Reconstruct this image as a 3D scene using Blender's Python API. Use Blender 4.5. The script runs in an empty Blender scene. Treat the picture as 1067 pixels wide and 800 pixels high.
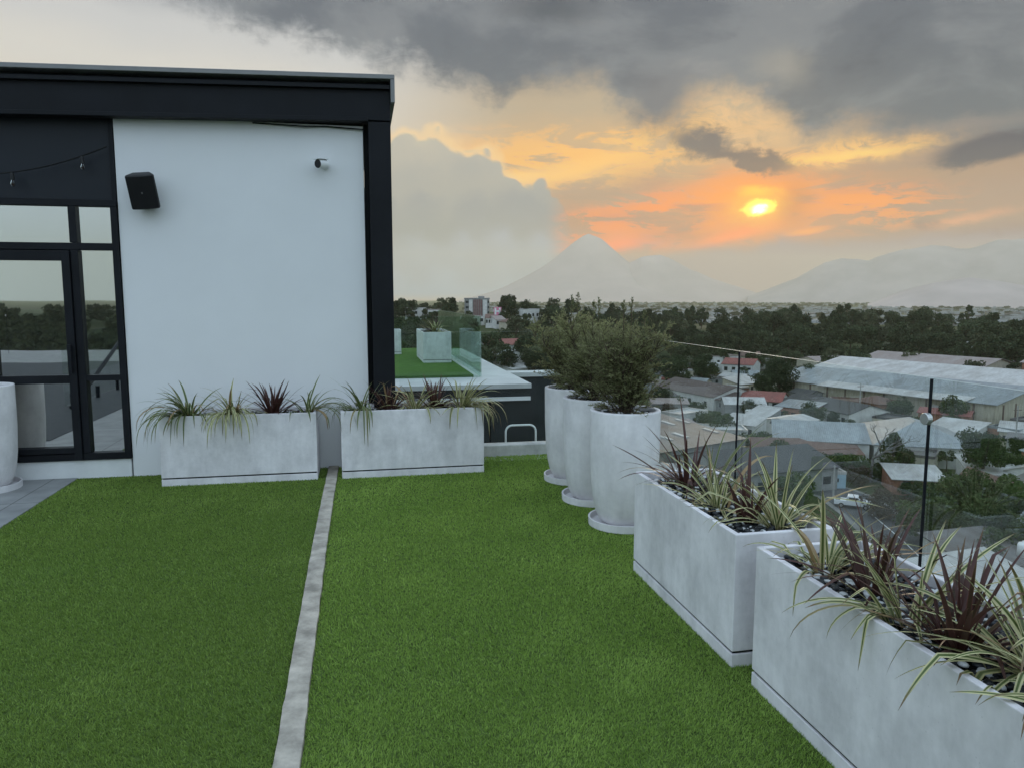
import bpy, bmesh, math, random
import numpy as np
from mathutils import Vector, Matrix, noise as mnoise

# ---------------------------------------------------------------- camera, world, sun, exposure
S = bpy.context.scene
COL = S.collection
PITCH, YAW, FOC, EYE = math.radians(6.6), math.radians(11.5), 772.0, 1.6
cam = bpy.data.cameras.new('camera')
cam.sensor_width = 36.0; cam.lens = FOC / 1067.0 * 36.0
cam.clip_start = 0.05; cam.clip_end = 40000
camo = bpy.data.objects.new('camera', cam); COL.objects.link(camo)
camo.location = (0, 0, EYE)
camo.rotation_euler = (math.radians(90) - PITCH, 0, -YAW)
S.camera = camo
S.render.resolution_x, S.render.resolution_y = 1024, 767
S.view_settings.view_transform = 'Standard'
try: S.view_settings.look = 'None'
except Exception: pass
S.view_settings.gamma = 1.0
S.view_settings.use_curve_mapping = False
S.view_settings.exposure = 0.0
S.cycles.use_denoising = True
S.cycles.max_bounces = 10
S.cycles.diffuse_bounces = 3
S.cycles.glossy_bounces = 4
S.cycles.transparent_max_bounces = 24
S.cycles.volume_bounces = 1
S.cycles.sample_clamp_indirect = 4.0

_f = Vector((math.sin(YAW) * math.cos(PITCH), math.cos(YAW) * math.cos(PITCH), -math.sin(PITCH)))
_r = Vector((math.cos(YAW), -math.sin(YAW), 0)); _u = _r.cross(_f)
def ray(px, py):
    """direction in which the photograph shows the pixel (px, py)"""
    return (_f * FOC + _r * (px - 533.5) - _u * (py - 400)).normalized()
def azel(px, py):
    d = ray(px, py)
    return math.degrees(math.atan2(d.x, d.y)), math.degrees(math.asin(d.z))

def srgb(r, g, b):
    f = lambda c: (c / 255) / 12.92 if c / 255 <= 0.04045 else ((c / 255 + 0.055) / 1.055) ** 2.4
    return (f(r), f(g), f(b))

HAZE_TOP, HAZE_SIGMA = 715.0, 0.000095
# light the air scatters towards the terrace, by photo height, for three bearings; used to set the sky that lies behind it
AIR_Y = (10, 60, 100, 140, 180, 218, 250, 280, 300)
AIR = {300: ((0.093, 0.097, 0.075), (0.104, 0.109, 0.084), (0.119, 0.125, 0.095), (0.14, 0.145, 0.109), (0.168, 0.174, 0.131), (0.213, 0.221, 0.165), (0.284, 0.29, 0.218), (0.31, 0.317, 0.238), (0.296, 0.304, 0.227)), 600: ((0.094, 0.097, 0.074), (0.108, 0.111, 0.084), (0.123, 0.126, 0.094), (0.144, 0.147, 0.109), (0.175, 0.176, 0.13), (0.222, 0.223, 0.163), (0.295, 0.296, 0.218), (0.339, 0.341, 0.251), (0.332, 0.333, 0.245)), 1000: ((0.104, 0.108, 0.082), (0.12, 0.123, 0.091), (0.137, 0.141, 0.105), (0.159, 0.162, 0.119), (0.195, 0.198, 0.146), (0.246, 0.247, 0.183), (0.323, 0.323, 0.241), (0.401, 0.4, 0.302), (0.383, 0.386, 0.289))}
def air(px, py):
    k = [np.array([np.interp(py, AIR_Y, [c[i] for c in AIR[b]]) for i in range(3)]) for b in (300, 600, 1000)]
    return [float(np.interp(px, (300, 600, 1000), [q[i] for q in k])) for i in range(3)]
def through(rgb, py, px=533):
    """radiance of the sky behind the haze so that it reads as rgb at that height"""
    e = max(math.sin(math.radians(azel(px, py)[1])), 0.01)
    t = math.exp(-HAZE_SIGMA * min(HAZE_TOP / e, 13000)); c = srgb(*rgb); a = air(px, py)
    return tuple(max(0.012, (c[i] - a[i]) / t) for i in range(3))

# --- world: NISHITA sky seen through layered evening cloud, laid out in azimuth and elevation
W = bpy.data.worlds.new('World'); S.world = W; W.use_nodes = True
nt = W.node_tree; nt.nodes.clear()
SUN_AZ, SUN_EL = azel(790, 218)
class V:
    """a scalar socket with arithmetic"""
    def __init__(s, sock): s.s = sock
    def _m(op, *a, clamp=False):
        n = nt.nodes.new('ShaderNodeMath'); n.operation = op; n.use_clamp = clamp
        for i, x in enumerate(a):
            if isinstance(x, V): nt.links.new(x.s, n.inputs[i])
            else: n.inputs[i].default_value = x
        return V(n.outputs[0])
    def __add__(a, b): return V._m('ADD', a, b)
    def __radd__(a, b): return V._m('ADD', b, a)
    def __sub__(a, b): return V._m('SUBTRACT', a, b)
    def __rsub__(a, b): return V._m('SUBTRACT', b, a)
    def __mul__(a, b): return V._m('MULTIPLY', a, b)
    def __rmul__(a, b): return V._m('MULTIPLY', b, a)
    def __truediv__(a, b): return V._m('DIVIDE', a, b)
def smooth(x, lo, hi):
    n = nt.nodes.new('ShaderNodeMapRange'); n.interpolation_type = 'SMOOTHSTEP'; n.clamp = True
    nt.links.new(x.s, n.inputs[0])
    flip = lo > hi
    n.inputs[1].default_value = min(lo, hi); n.inputs[2].default_value = max(lo, hi)
    n.inputs[3].default_value = 1.0 if flip else 0.0; n.inputs[4].default_value = 0.0 if flip else 1.0
    return V(n.outputs[0])
def noise2(x, y, scale=1.0, detail=5.0, rough=0.55, dist=0.0, off=0.0):
    c = nt.nodes.new('ShaderNodeCombineXYZ')
    nt.links.new(x.s, c.inputs[0]); nt.links.new(y.s, c.inputs[1]); c.inputs[2].default_value = off
    n = nt.nodes.new('ShaderNodeTexNoise'); n.noise_dimensions = '3D'
    n.inputs['Scale'].default_value = scale; n.inputs['Detail'].default_value = detail
    n.inputs['Roughness'].default_value = rough; n.inputs['Distortion'].default_value = dist
    nt.links.new(c.outputs[0], n.inputs['Vector'])
    return V(n.outputs[0]) - 0.5
def cells(x, y, scale):
    c = nt.nodes.new('ShaderNodeCombineXYZ'); nt.links.new(x.s, c.inputs[0]); nt.links.new(y.s, c.inputs[1])
    n = nt.nodes.new('ShaderNodeTexVoronoi'); n.feature = 'SMOOTH_F1'; n.voronoi_dimensions = '2D'; n.inputs['Scale'].default_value = scale; n.inputs['Smoothness'].default_value = 0.25
    nt.links.new(c.outputs[0], n.inputs['Vector']); return V(n.outputs['Distance'])
def mixc(fac, a, b):
    n = nt.nodes.new('ShaderNodeMix'); n.data_type = 'RGBA'; n.clamp_factor = True
    if isinstance(fac, V): nt.links.new(fac.s, n.inputs['Factor'])
    else: n.inputs['Factor'].default_value = fac
    for k, x in ((6, a), (7, b)):
        if isinstance(x, tuple): n.inputs[k].default_value = (*x, 1)
        else: nt.links.new(x, n.inputs[k])
    return n.outputs[2]
def curve(x, pts):
    """piecewise linear function of a scalar through a colour ramp; pts = [(x, y)]"""
    x0, x1 = pts[0][0], pts[-1][0]
    ys = [p[1] for p in pts]; y0, y1 = min(ys), max(ys)
    r = nt.nodes.new('ShaderNodeValToRGB'); r.color_ramp.interpolation = 'LINEAR'
    el = r.color_ramp.elements
    while len(el) < len(pts): el.new(0.5)
    for e, p in zip(el, sorted(pts)):
        e.position = (p[0] - x0) / (x1 - x0); v = (p[1] - y0) / (y1 - y0); e.color = (v, v, v, 1)
    t = (x - x0) * (1.0 / (x1 - x0))
    nt.links.new(t.s, r.inputs[0])
    return V(r.outputs[0]) * (y1 - y0) + y0
def ramp(x, pts):
    x0, x1 = pts[0][0], pts[-1][0]
    r = nt.nodes.new('ShaderNodeValToRGB'); r.color_ramp.interpolation = 'EASE'
    el = r.color_ramp.elements
    while len(el) < len(pts): el.new(0.5)
    m = max(max(p[1]) for p in pts)
    for e, p in zip(el, pts):
        e.position = (p[0] - x0) / (x1 - x0); e.color = (*[c / m for c in p[1]], 1)
    t = (x - x0) * (1.0 / (x1 - x0)); nt.links.new(t.s, r.inputs[0])
    n = nt.nodes.new('ShaderNodeVectorMath'); n.operation = 'SCALE'; n.inputs['Scale'].default_value = m
    nt.links.new(r.outputs[0], n.inputs[0]); return n.outputs[0]

tc = nt.nodes.new('ShaderNodeTexCoord')
sp = nt.nodes.new('ShaderNodeSeparateXYZ'); nt.links.new(tc.outputs['Generated'], sp.inputs[0])
dx, dy, dz = V(sp.outputs[0]), V(sp.outputs[1]), V(sp.outputs[2])
AZ = V._m('ARCTAN2', dx, dy) * 57.29578
EL = V._m('ARCSINE', dz) * 57.29578
fine = noise2(AZ, EL, 0.35, 9, 0.64)                # billows
broad = noise2(AZ, EL, 0.09, 4, 0.5, off=7.0)      # cloud banks
streak = noise2(AZ * 0.12, EL, 0.42, 6, 0.62, 0.6, off=3.0)   # flat evening bands
streak2 = noise2(AZ * 0.22 + EL * 0.10, EL, 0.75, 8, 0.66, 0.8, off=11.0)
wisp = noise2(AZ * 0.45, EL, 0.8, 9, 0.68, 0.9, off=17.0)
AZW = AZ + fine * 2.6
ELW = EL + fine * 1.2 + broad * 1.0 + streak2 * 1.6

def column(px, stops):
    return [(azel(px, y)[1], through(c, y, px)) for y, c in sorted(stops, key=lambda s: -s[0])]
left = ramp(EL + broad * 3.0 + streak * 1.0, column(300, [(309, (184, 189, 185)), (260, (194, 197, 190)), (200, (216, 211, 196)), (130, (216, 210, 195)), (80, (214, 211, 202)), (40, (204, 204, 201)), (0, (174, 177, 180))]))
mid = ramp(ELW + streak * 1.6, column(600, [(309, (181, 181, 174)), (285, (180, 175, 164)), (262, (190, 173, 153)), (235, (198, 170, 142)), (205, (196, 174, 148)), (180, (204, 178, 144)), (150, (212, 184, 146)), (110, (194, 178, 152)), (60, (150, 146, 140)), (0, (122, 124, 128))]))
right = ramp(ELW + streak * 1.4, column(1000, [(309, (174, 178, 175)), (285, (170, 170, 164)), (255, (174, 164, 150)), (225, (186, 168, 146)), (200, (186, 166, 144)), (170, (184, 162, 138)), (140, (150, 144, 136)), (80, (126, 128, 130)), (0, (118, 121, 127))]))
col = mixc(smooth(AZ + broad * 5, azel(360, 150)[0], azel(560, 150)[0]), left, mid)
col = mixc(smooth(AZ + broad * 4, azel(780, 150)[0], azel(1000, 150)[0]), col, right)

def blob(px, py, rx, ry, rot=0.0, soft=0.6, warp=1.0):
    """soft ellipse of radii rx, ry (in photo pixels) around a direction"""
    a0, e0 = azel(px, py); ax = azel(px + rx, py)[0] - a0; ey = azel(px, py - ry)[1] - e0
    A = AZ + fine * (2.4 * warp) + broad * (1.5 * warp) + wisp * (1.6 * warp); B = EL + fine * (1.5 * warp) + streak * (0.8 * warp) + wisp * (1.1 * warp)
    c, s = math.cos(math.radians(rot)), math.sin(math.radians(rot))
    u = (A - a0) * c - (B - e0) * s; v = (B - e0) * c + (A - a0) * s
    d = V._m('SQRT', (u * (1 / ax)) * (u * (1 / ax)) + (v * (1 / ey)) * (v * (1 / ey)))
    return smooth(d, 1.0 + soft * 0.5, 1.0 - soft)

# glowing bands
def paint(fac, rgb, py, px=600):
    global col
    col = mixc(fac, col, through(rgb, py, px))
paint(blob(590, 165, 190, 36, -4, 1.0) * smooth(streak2 + wisp * 0.4, -0.06, 0.05) * 0.95, (254, 200, 128), 160)
paint(blob(520, 188, 130, 11, -5, 0.9, 0.8) * 0.85, (255, 212, 144), 186)
paint(blob(610, 172, 60, 9, -12, 0.9, 0.8) * 0.8, (255, 206, 134), 170)
paint(blob(760, 118, 95, 40, 14, 1.0) * smooth(wisp, -0.14, 0.10) * 0.75, (236, 198, 150), 125)
paint(blob(690, 142, 60, 22, -10, 0.9) * smooth(wisp, -0.12, 0.08) * 0.9, (255, 208, 136), 142)
paint(blob(690, 230, 165, 34, -3, 0.9) * smooth(streak2 + wisp * 0.4, -0.04, 0.05) * 0.95, (255, 172, 84), 228)
paint(blob(910, 212, 95, 30, 6, 0.9) * smooth(streak2 + wisp * 0.4, -0.04, 0.05) * 0.95, (252, 174, 104), 210)
paint(blob(885, 158, 105, 15, -4, 0.9) * smooth(wisp, -0.16, 0.06) * 0.95, (255, 206, 134), 160)
paint(blob(870, 163, 90, 5, -2, 0.9, 0.6) * 0.9, (255, 214, 136), 163, 870)
paint(blob(640, 257, 70, 8, -4, 1.0, .8) * smooth(streak2, -0.2, 0.0) * 0.8, (255, 172, 120), 256)
paint(blob(1005, 229, 55, 6, -10, 1.0, .7) * 0.7, (236, 184, 146), 228)
# grey bands between
paint(blob(620, 206, 120, 10, -9, 0.9) * 0.8, (192, 170, 144), 206)
paint(blob(905, 184, 120, 9, 3, 1.0) * 0.75, (190, 164, 136), 184)
paint(blob(900, 250, 190, 9, -4, 1.0, 0.6) * 0.7, (186, 170, 150), 250)
paint(blob(722, 243, 50, 9, 0, 0.9) * 0.8, (192, 164, 140), 242)
# the sun behind thin cloud
paint(blob(790, 214, 110, 46, 0, 1.0, 0.8) * smooth(streak2, -0.25, 0.08) * 0.75, (255, 178, 84), 216, 790)
paint(blob(784, 210, 62, 34, 0, 0.9, 0.8) * smooth(streak2, -0.3, 0.0) * 0.85, (255, 172, 50), 214, 790)
paint(blob(784, 211, 58, 30, 0, 0.9, 0.9), (255, 182, 0), 212, 790)
paint(blob(764, 246, 46, 7, -14, 0.9, 0.6) * 0.9, (255, 176, 72), 246, 790)
paint(blob(842, 241, 26, 4, -8, 0.9, 0.6) * 0.8, (255, 186, 110), 241, 840)
paint(blob(788, 200, 20, 8, 0, 0.9, 0.6) * 0.9, (255, 218, 40), 200, 790)
paint(blob(790, 216, 27, 17, 8, 1.2, 0.9), (255, 206, 10), 218, 790)
sun_core = blob(791, 218, 12, 6.5, 10, 1.1, 0.9)
col = mixc(sun_core, col, (4.0, 3.2, 0.3))
col = mixc(blob(791, 219, 7, 4, 10, 0.8, 0.5), col, (7.0, 6.4, 2.2))
# the grey wisps across the glow
paint(blob(738, 147, 44, 15, 12, 0.6, 1.3) * 0.95, (139, 134, 127), 150, 760)
paint(blob(786, 164, 52, 11, 14, 0.6, 1.3) * 0.92, (146, 136, 125), 166, 800)
paint(blob(828, 212, 20, 24, 0, 0.9) * 0.5, (200, 160, 122), 214, 820)
paint(blob(968, 234, 18, 6, 0, 0.9) * 0.6, (166, 152, 138), 234, 960)
# thin grey bars lying across the glow, and the haze bank under it
bars = noise2(AZ * 0.15 + EL * 0.06, EL, 1.15, 8, 0.62, 0.5, off=43.0)
paint(smooth(bars, 0.00, 0.12) * blob(770, 222, 250, 46, 0, 1.0, 0.5) * smooth(V._m('ABSOLUTE', AZ - azel(790, 218)[0]), 1.0, 4.5) * 0.75, (194, 166, 142), 224)
bank = curve(AZ + fine * 2, [(azel(x, 260)[0], azel(x, y)[1]) for x, y in ((380, 262), (560, 262), (640, 268), (700, 262), (740, 256), (790, 256), (815, 244), (850, 250), (900, 250), (960, 243), (1010, 240), (1080, 236))])
paint(smooth(bank + wisp * 1.1 + fine * 0.8 - EL, -0.25, 0.8) * 0.95, (181, 175, 163), 272, 700)
# billowing cumulus at the left
ctop = curve(AZ + fine * 1.6, [(azel(x, 200)[0], azel(x, y)[1]) for x, y in ((330, 205), (385, 160), (408, 146), (425, 141), (455, 141), (476, 152), (490, 163), (522, 165), (534, 178), (546, 189), (562, 191), (574, 198), (590, 220), (612, 262), (660, 300))])
billow = (0.42 - cells(AZ + fine, EL + fine, 0.42)) * 1.5 + (0.42 - cells(AZ, EL, 1.1)) * 0.45 + fine * 0.7
cum = smooth(ctop + billow + wisp * 0.4 - EL, -0.06, 0.36)
paint(smooth(ctop + billow - EL, -0.9, 0.0) * smooth(AZ, azel(590, 200)[0], azel(500, 200)[0]) * 0.6, (246, 216, 166), 165, 470)
puff = (cells(AZ + fine * 2, EL + fine * 2, 0.34) - 0.4) * 2.6 + fine * 3.0 + wisp * 1.2
cumcol = ramp(EL + broad * 2 + puff, column(480, [(309, (182, 187, 181)), (270, (178, 181, 173)), (225, (172, 174, 166)), (190, (180, 180, 170)), (150, (190, 187, 174)), (120, (200, 194, 176))]))
col = mixc(cum * smooth(EL, -0.8, 0.5) * smooth(AZ, azel(604, 220)[0], azel(566, 220)[0]) * 0.95, col, cumcol)
# dark deck above
bound = curve(AZ, [(azel(x, 60)[0], azel(x, y)[1]) for x, y in ((0, -70), (90, -45), (170, -8), (240, 22), (330, 42), (400, 60), (470, 82), (520, 104), (560, 84), (610, 84), (650, 112), (685, 140), (715, 100), (760, 88), (800, 118), (850, 142), (900, 130), (960, 140), (1067, 142), (1150, 150))])
deckn = fine * 4.2 + broad * 2.2 + wisp * 2.4
deck_m = smooth(EL - bound + deckn, -0.9, 1.5)
shade = noise2(AZ * 0.55, EL, 0.16, 5, 0.6, 0.3, off=31.0)
deckcol = ramp(shade + EL * 0.004 - 0.03, [(-0.28, through((101, 106, 112), 60)), (-0.05, through((120, 125, 129), 60)), (0.12, through((138, 142, 144), 60)), (0.3, through((160, 159, 156), 70))])
col = mixc(deck_m * 0.96, col, deckcol)
paint(blob(1010, 128, 90, 9, -3, 1.0, .8) * 0.6, (160, 152, 142), 130, 1000)
paint(blob(1035, 154, 72, 17, -8, 0.4, 1.0) * 0.95, (120, 119, 118), 150, 1000)
paint(blob(575, 8, 60, 22, 0, 0.9) * 0.7, (92, 97, 102), 8, 560)
paint(blob(690, 110, 46, 40, 20, 1.0) * 0.6, (132, 131, 130), 100, 690)
paint(blob(812, 72, 34, 22, 20, 1.0) * 0.5, (176, 170, 156), 70, 800)
# the rest of the sky: pale blue-grey overcast, brighter away from the sunset
BACK = (0.86, 1.10, 1.36)
bn = nt.nodes.new('ShaderNodeTexNoise'); bn.inputs['Scale'].default_value = 2.2; bn.inputs['Detail'].default_value = 5
nt.links.new(tc.outputs['Generated'], bn.inputs['Vector'])
back = mixc(smooth(V(bn.outputs[0]), 0.3, 0.72), tuple(c * 0.82 for c in BACK), tuple(c * 1.15 for c in BACK))
toback = smooth(dy * 0.96 + dx * 0.25 - 0.0, 0.45, -0.15)
high = smooth(EL, 24, 52)
upper = V._m('MAXIMUM', toback, high)
col = mixc(upper, col, back)

sky = nt.nodes.new('ShaderNodeTexSky'); sky.sky_type = 'NISHITA'; sky.sun_disc = False
sky.sun_elevation = math.radians(SUN_EL); sky.sun_rotation = math.radians(SUN_AZ)
sky.altitude = 700; sky.dust_density = 3.0
bg1 = nt.nodes.new('ShaderNodeBackground'); nt.links.new(sky.outputs[0], bg1.inputs[0]); bg1.inputs[1].default_value = 0.08
bg2 = nt.nodes.new('ShaderNodeBackground'); nt.links.new(col, bg2.inputs[0]); bg2.inputs[1].default_value = 1.0
ms = nt.nodes.new('ShaderNodeMixShader'); ms.inputs[0].default_value = 0.992
nt.links.new(bg1.outputs[0], ms.inputs[1]); nt.links.new(bg2.outputs[0], ms.inputs[2])
wo = nt.nodes.new('ShaderNodeOutputWorld'); nt.links.new(ms.outputs[0], wo.inputs['Surface'])
W.cycles.sampling_method = 'MANUAL'; W.cycles.sample_map_resolution = 1024

sun = bpy.data.lights.new('sun', 'SUN'); sun.energy = 0.9; sun.angle = math.radians(10); sun.color = (1.0, 0.82, 0.58)
suno = bpy.data.objects.new('sun', sun); COL.objects.link(suno)
_sd = Vector((math.sin(math.radians(SUN_AZ)) * math.cos(math.radians(SUN_EL)), math.cos(math.radians(SUN_AZ)) * math.cos(math.radians(SUN_EL)), math.sin(math.radians(SUN_EL))))
suno.rotation_euler = _sd.to_track_quat('Z', 'Y').to_euler()
suno.location = (0, 0, 40)

# ---------------------------------------------------------------- helpers
R = random.Random(7)
def tag(o, label=None, cat=None, group=None, kind=None):
    if label: o['label'] = label
    if cat: o['category'] = cat
    if group: o['group'] = group
    if kind: o['kind'] = kind
    return o
def empty(name, loc=(0, 0, 0), rz=0.0, label=None, cat=None, group=None):
    o = bpy.data.objects.new(name, None); COL.objects.link(o)
    o.location = loc; o.rotation_euler = (0, 0, rz); o.empty_display_size = 0.2
    return tag(o, label, cat, group)
def copy_tree(o, parent=None):
    c = o.copy(); COL.objects.link(c); c.parent = parent
    for ch in list(o.children): copy_tree(ch, c)
    return c
class MB:
    def __init__(s): s.v = []; s.f = []; s.m = []
    def add(s, vs, fs, mi=0):
        k = len(s.v); s.v += [tuple(v) for v in vs]
        for f in fs: s.f.append([i + k for i in f]); s.m.append(mi)
        return s
    def box(s, x0, x1, y0, y1, z0, z1, mi=0, M=None):
        vs = [Vector(p) for p in ((x0, y0, z0), (x1, y0, z0), (x1, y1, z0), (x0, y1, z0), (x0, y0, z1), (x1, y0, z1), (x1, y1, z1), (x0, y1, z1))]
        if M is not None: vs = [M @ v for v in vs]
        return s.add(vs, [(0, 3, 2, 1), (4, 5, 6, 7), (0, 1, 5, 4), (1, 2, 6, 5), (2, 3, 7, 6), (3, 0, 4, 7)], mi)
    def tube(s, pts, rad, n=8, mi=0, caps=True):
        pts = [Vector(p) for p in pts]; k = len(s.v); N = len(pts)
        rads = rad if isinstance(rad, (list, tuple)) else [rad] * N
        t0 = (pts[1] - pts[0]).normalized()
        a = t0.orthogonal().normalized()
        for i, p in enumerate(pts):
            t = (pts[min(i + 1, N - 1)] - pts[max(i - 1, 0)]).normalized()
            a = (a - t * a.dot(t)); a = a.normalized() if a.length > 1e-6 else t.orthogonal().normalized(); b = t.cross(a)
            for j in range(n):
                q = 2 * math.pi * j / n
                s.v.append(tuple(p + (a * math.cos(q) + b * math.sin(q)) * rads[i]))
        for i in range(N - 1):
            for j in range(n):
                s.f.append([k + i * n + j, k + i * n + (j + 1) % n, k + (i + 1) * n + (j + 1) % n, k + (i + 1) * n + j]); s.m.append(mi)
        if caps:
            s.f.append([k + j for j in reversed(range(n))]); s.m.append(mi)
            s.f.append([k + (N - 1) * n + j for j in range(n)]); s.m.append(mi)
        return s
    def lathe(s, prof, n=48, c=(0, 0, 0), mi=0):
        k = len(s.v); N = len(prof)
        for r, z in prof:
            for j in range(n):
                q = 2 * math.pi * j / n
                s.v.append((c[0] + r * math.cos(q), c[1] + r * math.sin(q), c[2] + z))
        for i in range(N - 1):
            for j in range(n):
                s.f.append([k + i * n + j, k + i * n + (j + 1) % n, k + (i + 1) * n + (j + 1) % n, k + (i + 1) * n + j]); s.m.append(mi)
        return s
    def build(s, name, mats, parent=None, smooth=False, bevel=0.0, seg=2):
        me = bpy.data.meshes.new(name); me.from_pydata(s.v, [], s.f)
        for m in (mats if isinstance(mats, (list, tuple)) else [mats]): me.materials.append(m)
        me.polygons.foreach_set('material_index', s.m)
        if smooth: me.polygons.foreach_set('use_smooth', [True] * len(s.f))
        me.update()
        o = bpy.data.objects.new(name, me); COL.objects.link(o)
        if parent is not None: o.parent = parent
        if bevel:
            b = o.modifiers.new('bevel', 'BEVEL'); b.width = bevel; b.segments = seg; b.limit_method = 'ANGLE'; b.angle_limit = math.radians(40)
        return o
def npmesh(name, verts, faces, mats, mi=None, uv=None, col=None, parent=None, smooth=False, data_only=False):
    """verts (n,3), faces (m,k) arrays of one polygon size"""
    me = bpy.data.meshes.new(name); k = faces.shape[1]
    me.vertices.add(len(verts)); me.vertices.foreach_set('co', np.asarray(verts, np.float32).ravel())
    me.loops.add(faces.size); me.loops.foreach_set('vertex_index', faces.astype(np.int32).ravel())
    me.polygons.add(len(faces)); me.polygons.foreach_set('loop_start', np.arange(0, faces.size, k, dtype=np.int32))
    me.polygons.foreach_set('loop_total', np.full(len(faces), k, np.int32))
    for m in (mats if isinstance(mats, (list, tuple)) else [mats]): me.materials.append(m)
    if mi is not None: me.polygons.foreach_set('material_index', np.asarray(mi, np.int32))
    if smooth: me.polygons.foreach_set('use_smooth', np.ones(len(faces), bool))
    if uv is not None:
        l = me.uv_layers.new(name='UVMap'); l.data.foreach_set('uv', np.asarray(uv, np.float32)[faces.ravel()].ravel())
    if col is not None:
        a = me.attributes.new('tone', 'FLOAT', 'POINT'); a.data.foreach_set('value', np.asarray(col, np.float32))
    me.update(calc_edges=True); me.validate()
    if data_only: return me
    o = bpy.data.objects.new(name, me); COL.objects.link(o)
    if parent is not None: o.parent = parent
    return o

# ---------------------------------------------------------------- materials
MATS = {}
def nodes_of(m):
    t = m.node_tree; return t, t.nodes['Principled BSDF']
def mat(name, rgb, rough=0.7, spec=0.3, metal=0.0, var=0.12, scale=6.0, bump=0.0, bscale=60.0, stretch=(1, 1, 1), coord='Object', rgb2=None, detail=6):
    """painted / mineral surface: noise mottling, roughness variation and a little bump"""
    if name in MATS: return MATS[name]
    m = bpy.data.materials.new(name); m.use_nodes = True; t, p = nodes_of(m)
    p.inputs['Roughness'].default_value = rough; p.inputs['Metallic'].default_value = metal
    p.inputs['Specular IOR Level'].default_value = spec
    tcn = t.nodes.new('ShaderNodeTexCoord'); mp = t.nodes.new('ShaderNodeMapping'); mp.inputs['Scale'].default_value = stretch
    t.links.new(tcn.outputs[coord], mp.inputs[0])
    n = t.nodes.new('ShaderNodeTexNoise'); n.inputs['Scale'].default_value = scale; n.inputs['Detail'].default_value = detail; n.inputs['Roughness'].default_value = 0.6
    t.links.new(mp.outputs[0], n.inputs['Vector'])
    r = t.nodes.new('ShaderNodeValToRGB'); r.color_ramp.elements[0].position = 0.3; r.color_ramp.elements[1].position = 0.7
    a = tuple(max(0, c * (1 - var)) for c in rgb); b = rgb2 or tuple(min(1, c * (1 + var)) for c in rgb)
    r.color_ramp.elements[0].color = (*a, 1); r.color_ramp.elements[1].color = (*b, 1)
    t.links.new(n.outputs[0], r.inputs[0]); t.links.new(r.outputs[0], p.inputs['Base Color'])
    mr = t.nodes.new('ShaderNodeMapRange'); mr.inputs[3].default_value = max(0, rough - 0.1); mr.inputs[4].default_value = min(1, rough + 0.1)
    t.links.new(n.outputs[0], mr.inputs[0]); t.links.new(mr.outputs[0], p.inputs['Roughness'])
    if bump:
        n2 = t.nodes.new('ShaderNodeTexNoise'); n2.inputs['Scale'].default_value = bscale; n2.inputs['Detail'].default_value = 4
        t.links.new(tcn.outputs[coord], n2.inputs['Vector'])
        bp = t.nodes.new('ShaderNodeBump'); bp.inputs['Strength'].default_value = bump; bp.inputs['Distance'].default_value = 0.01
        t.links.new(n2.outputs[0], bp.inputs['Height']); t.links.new(bp.outputs[0], p.inputs['Normal'])
    MATS[name] = m; return m

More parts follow.
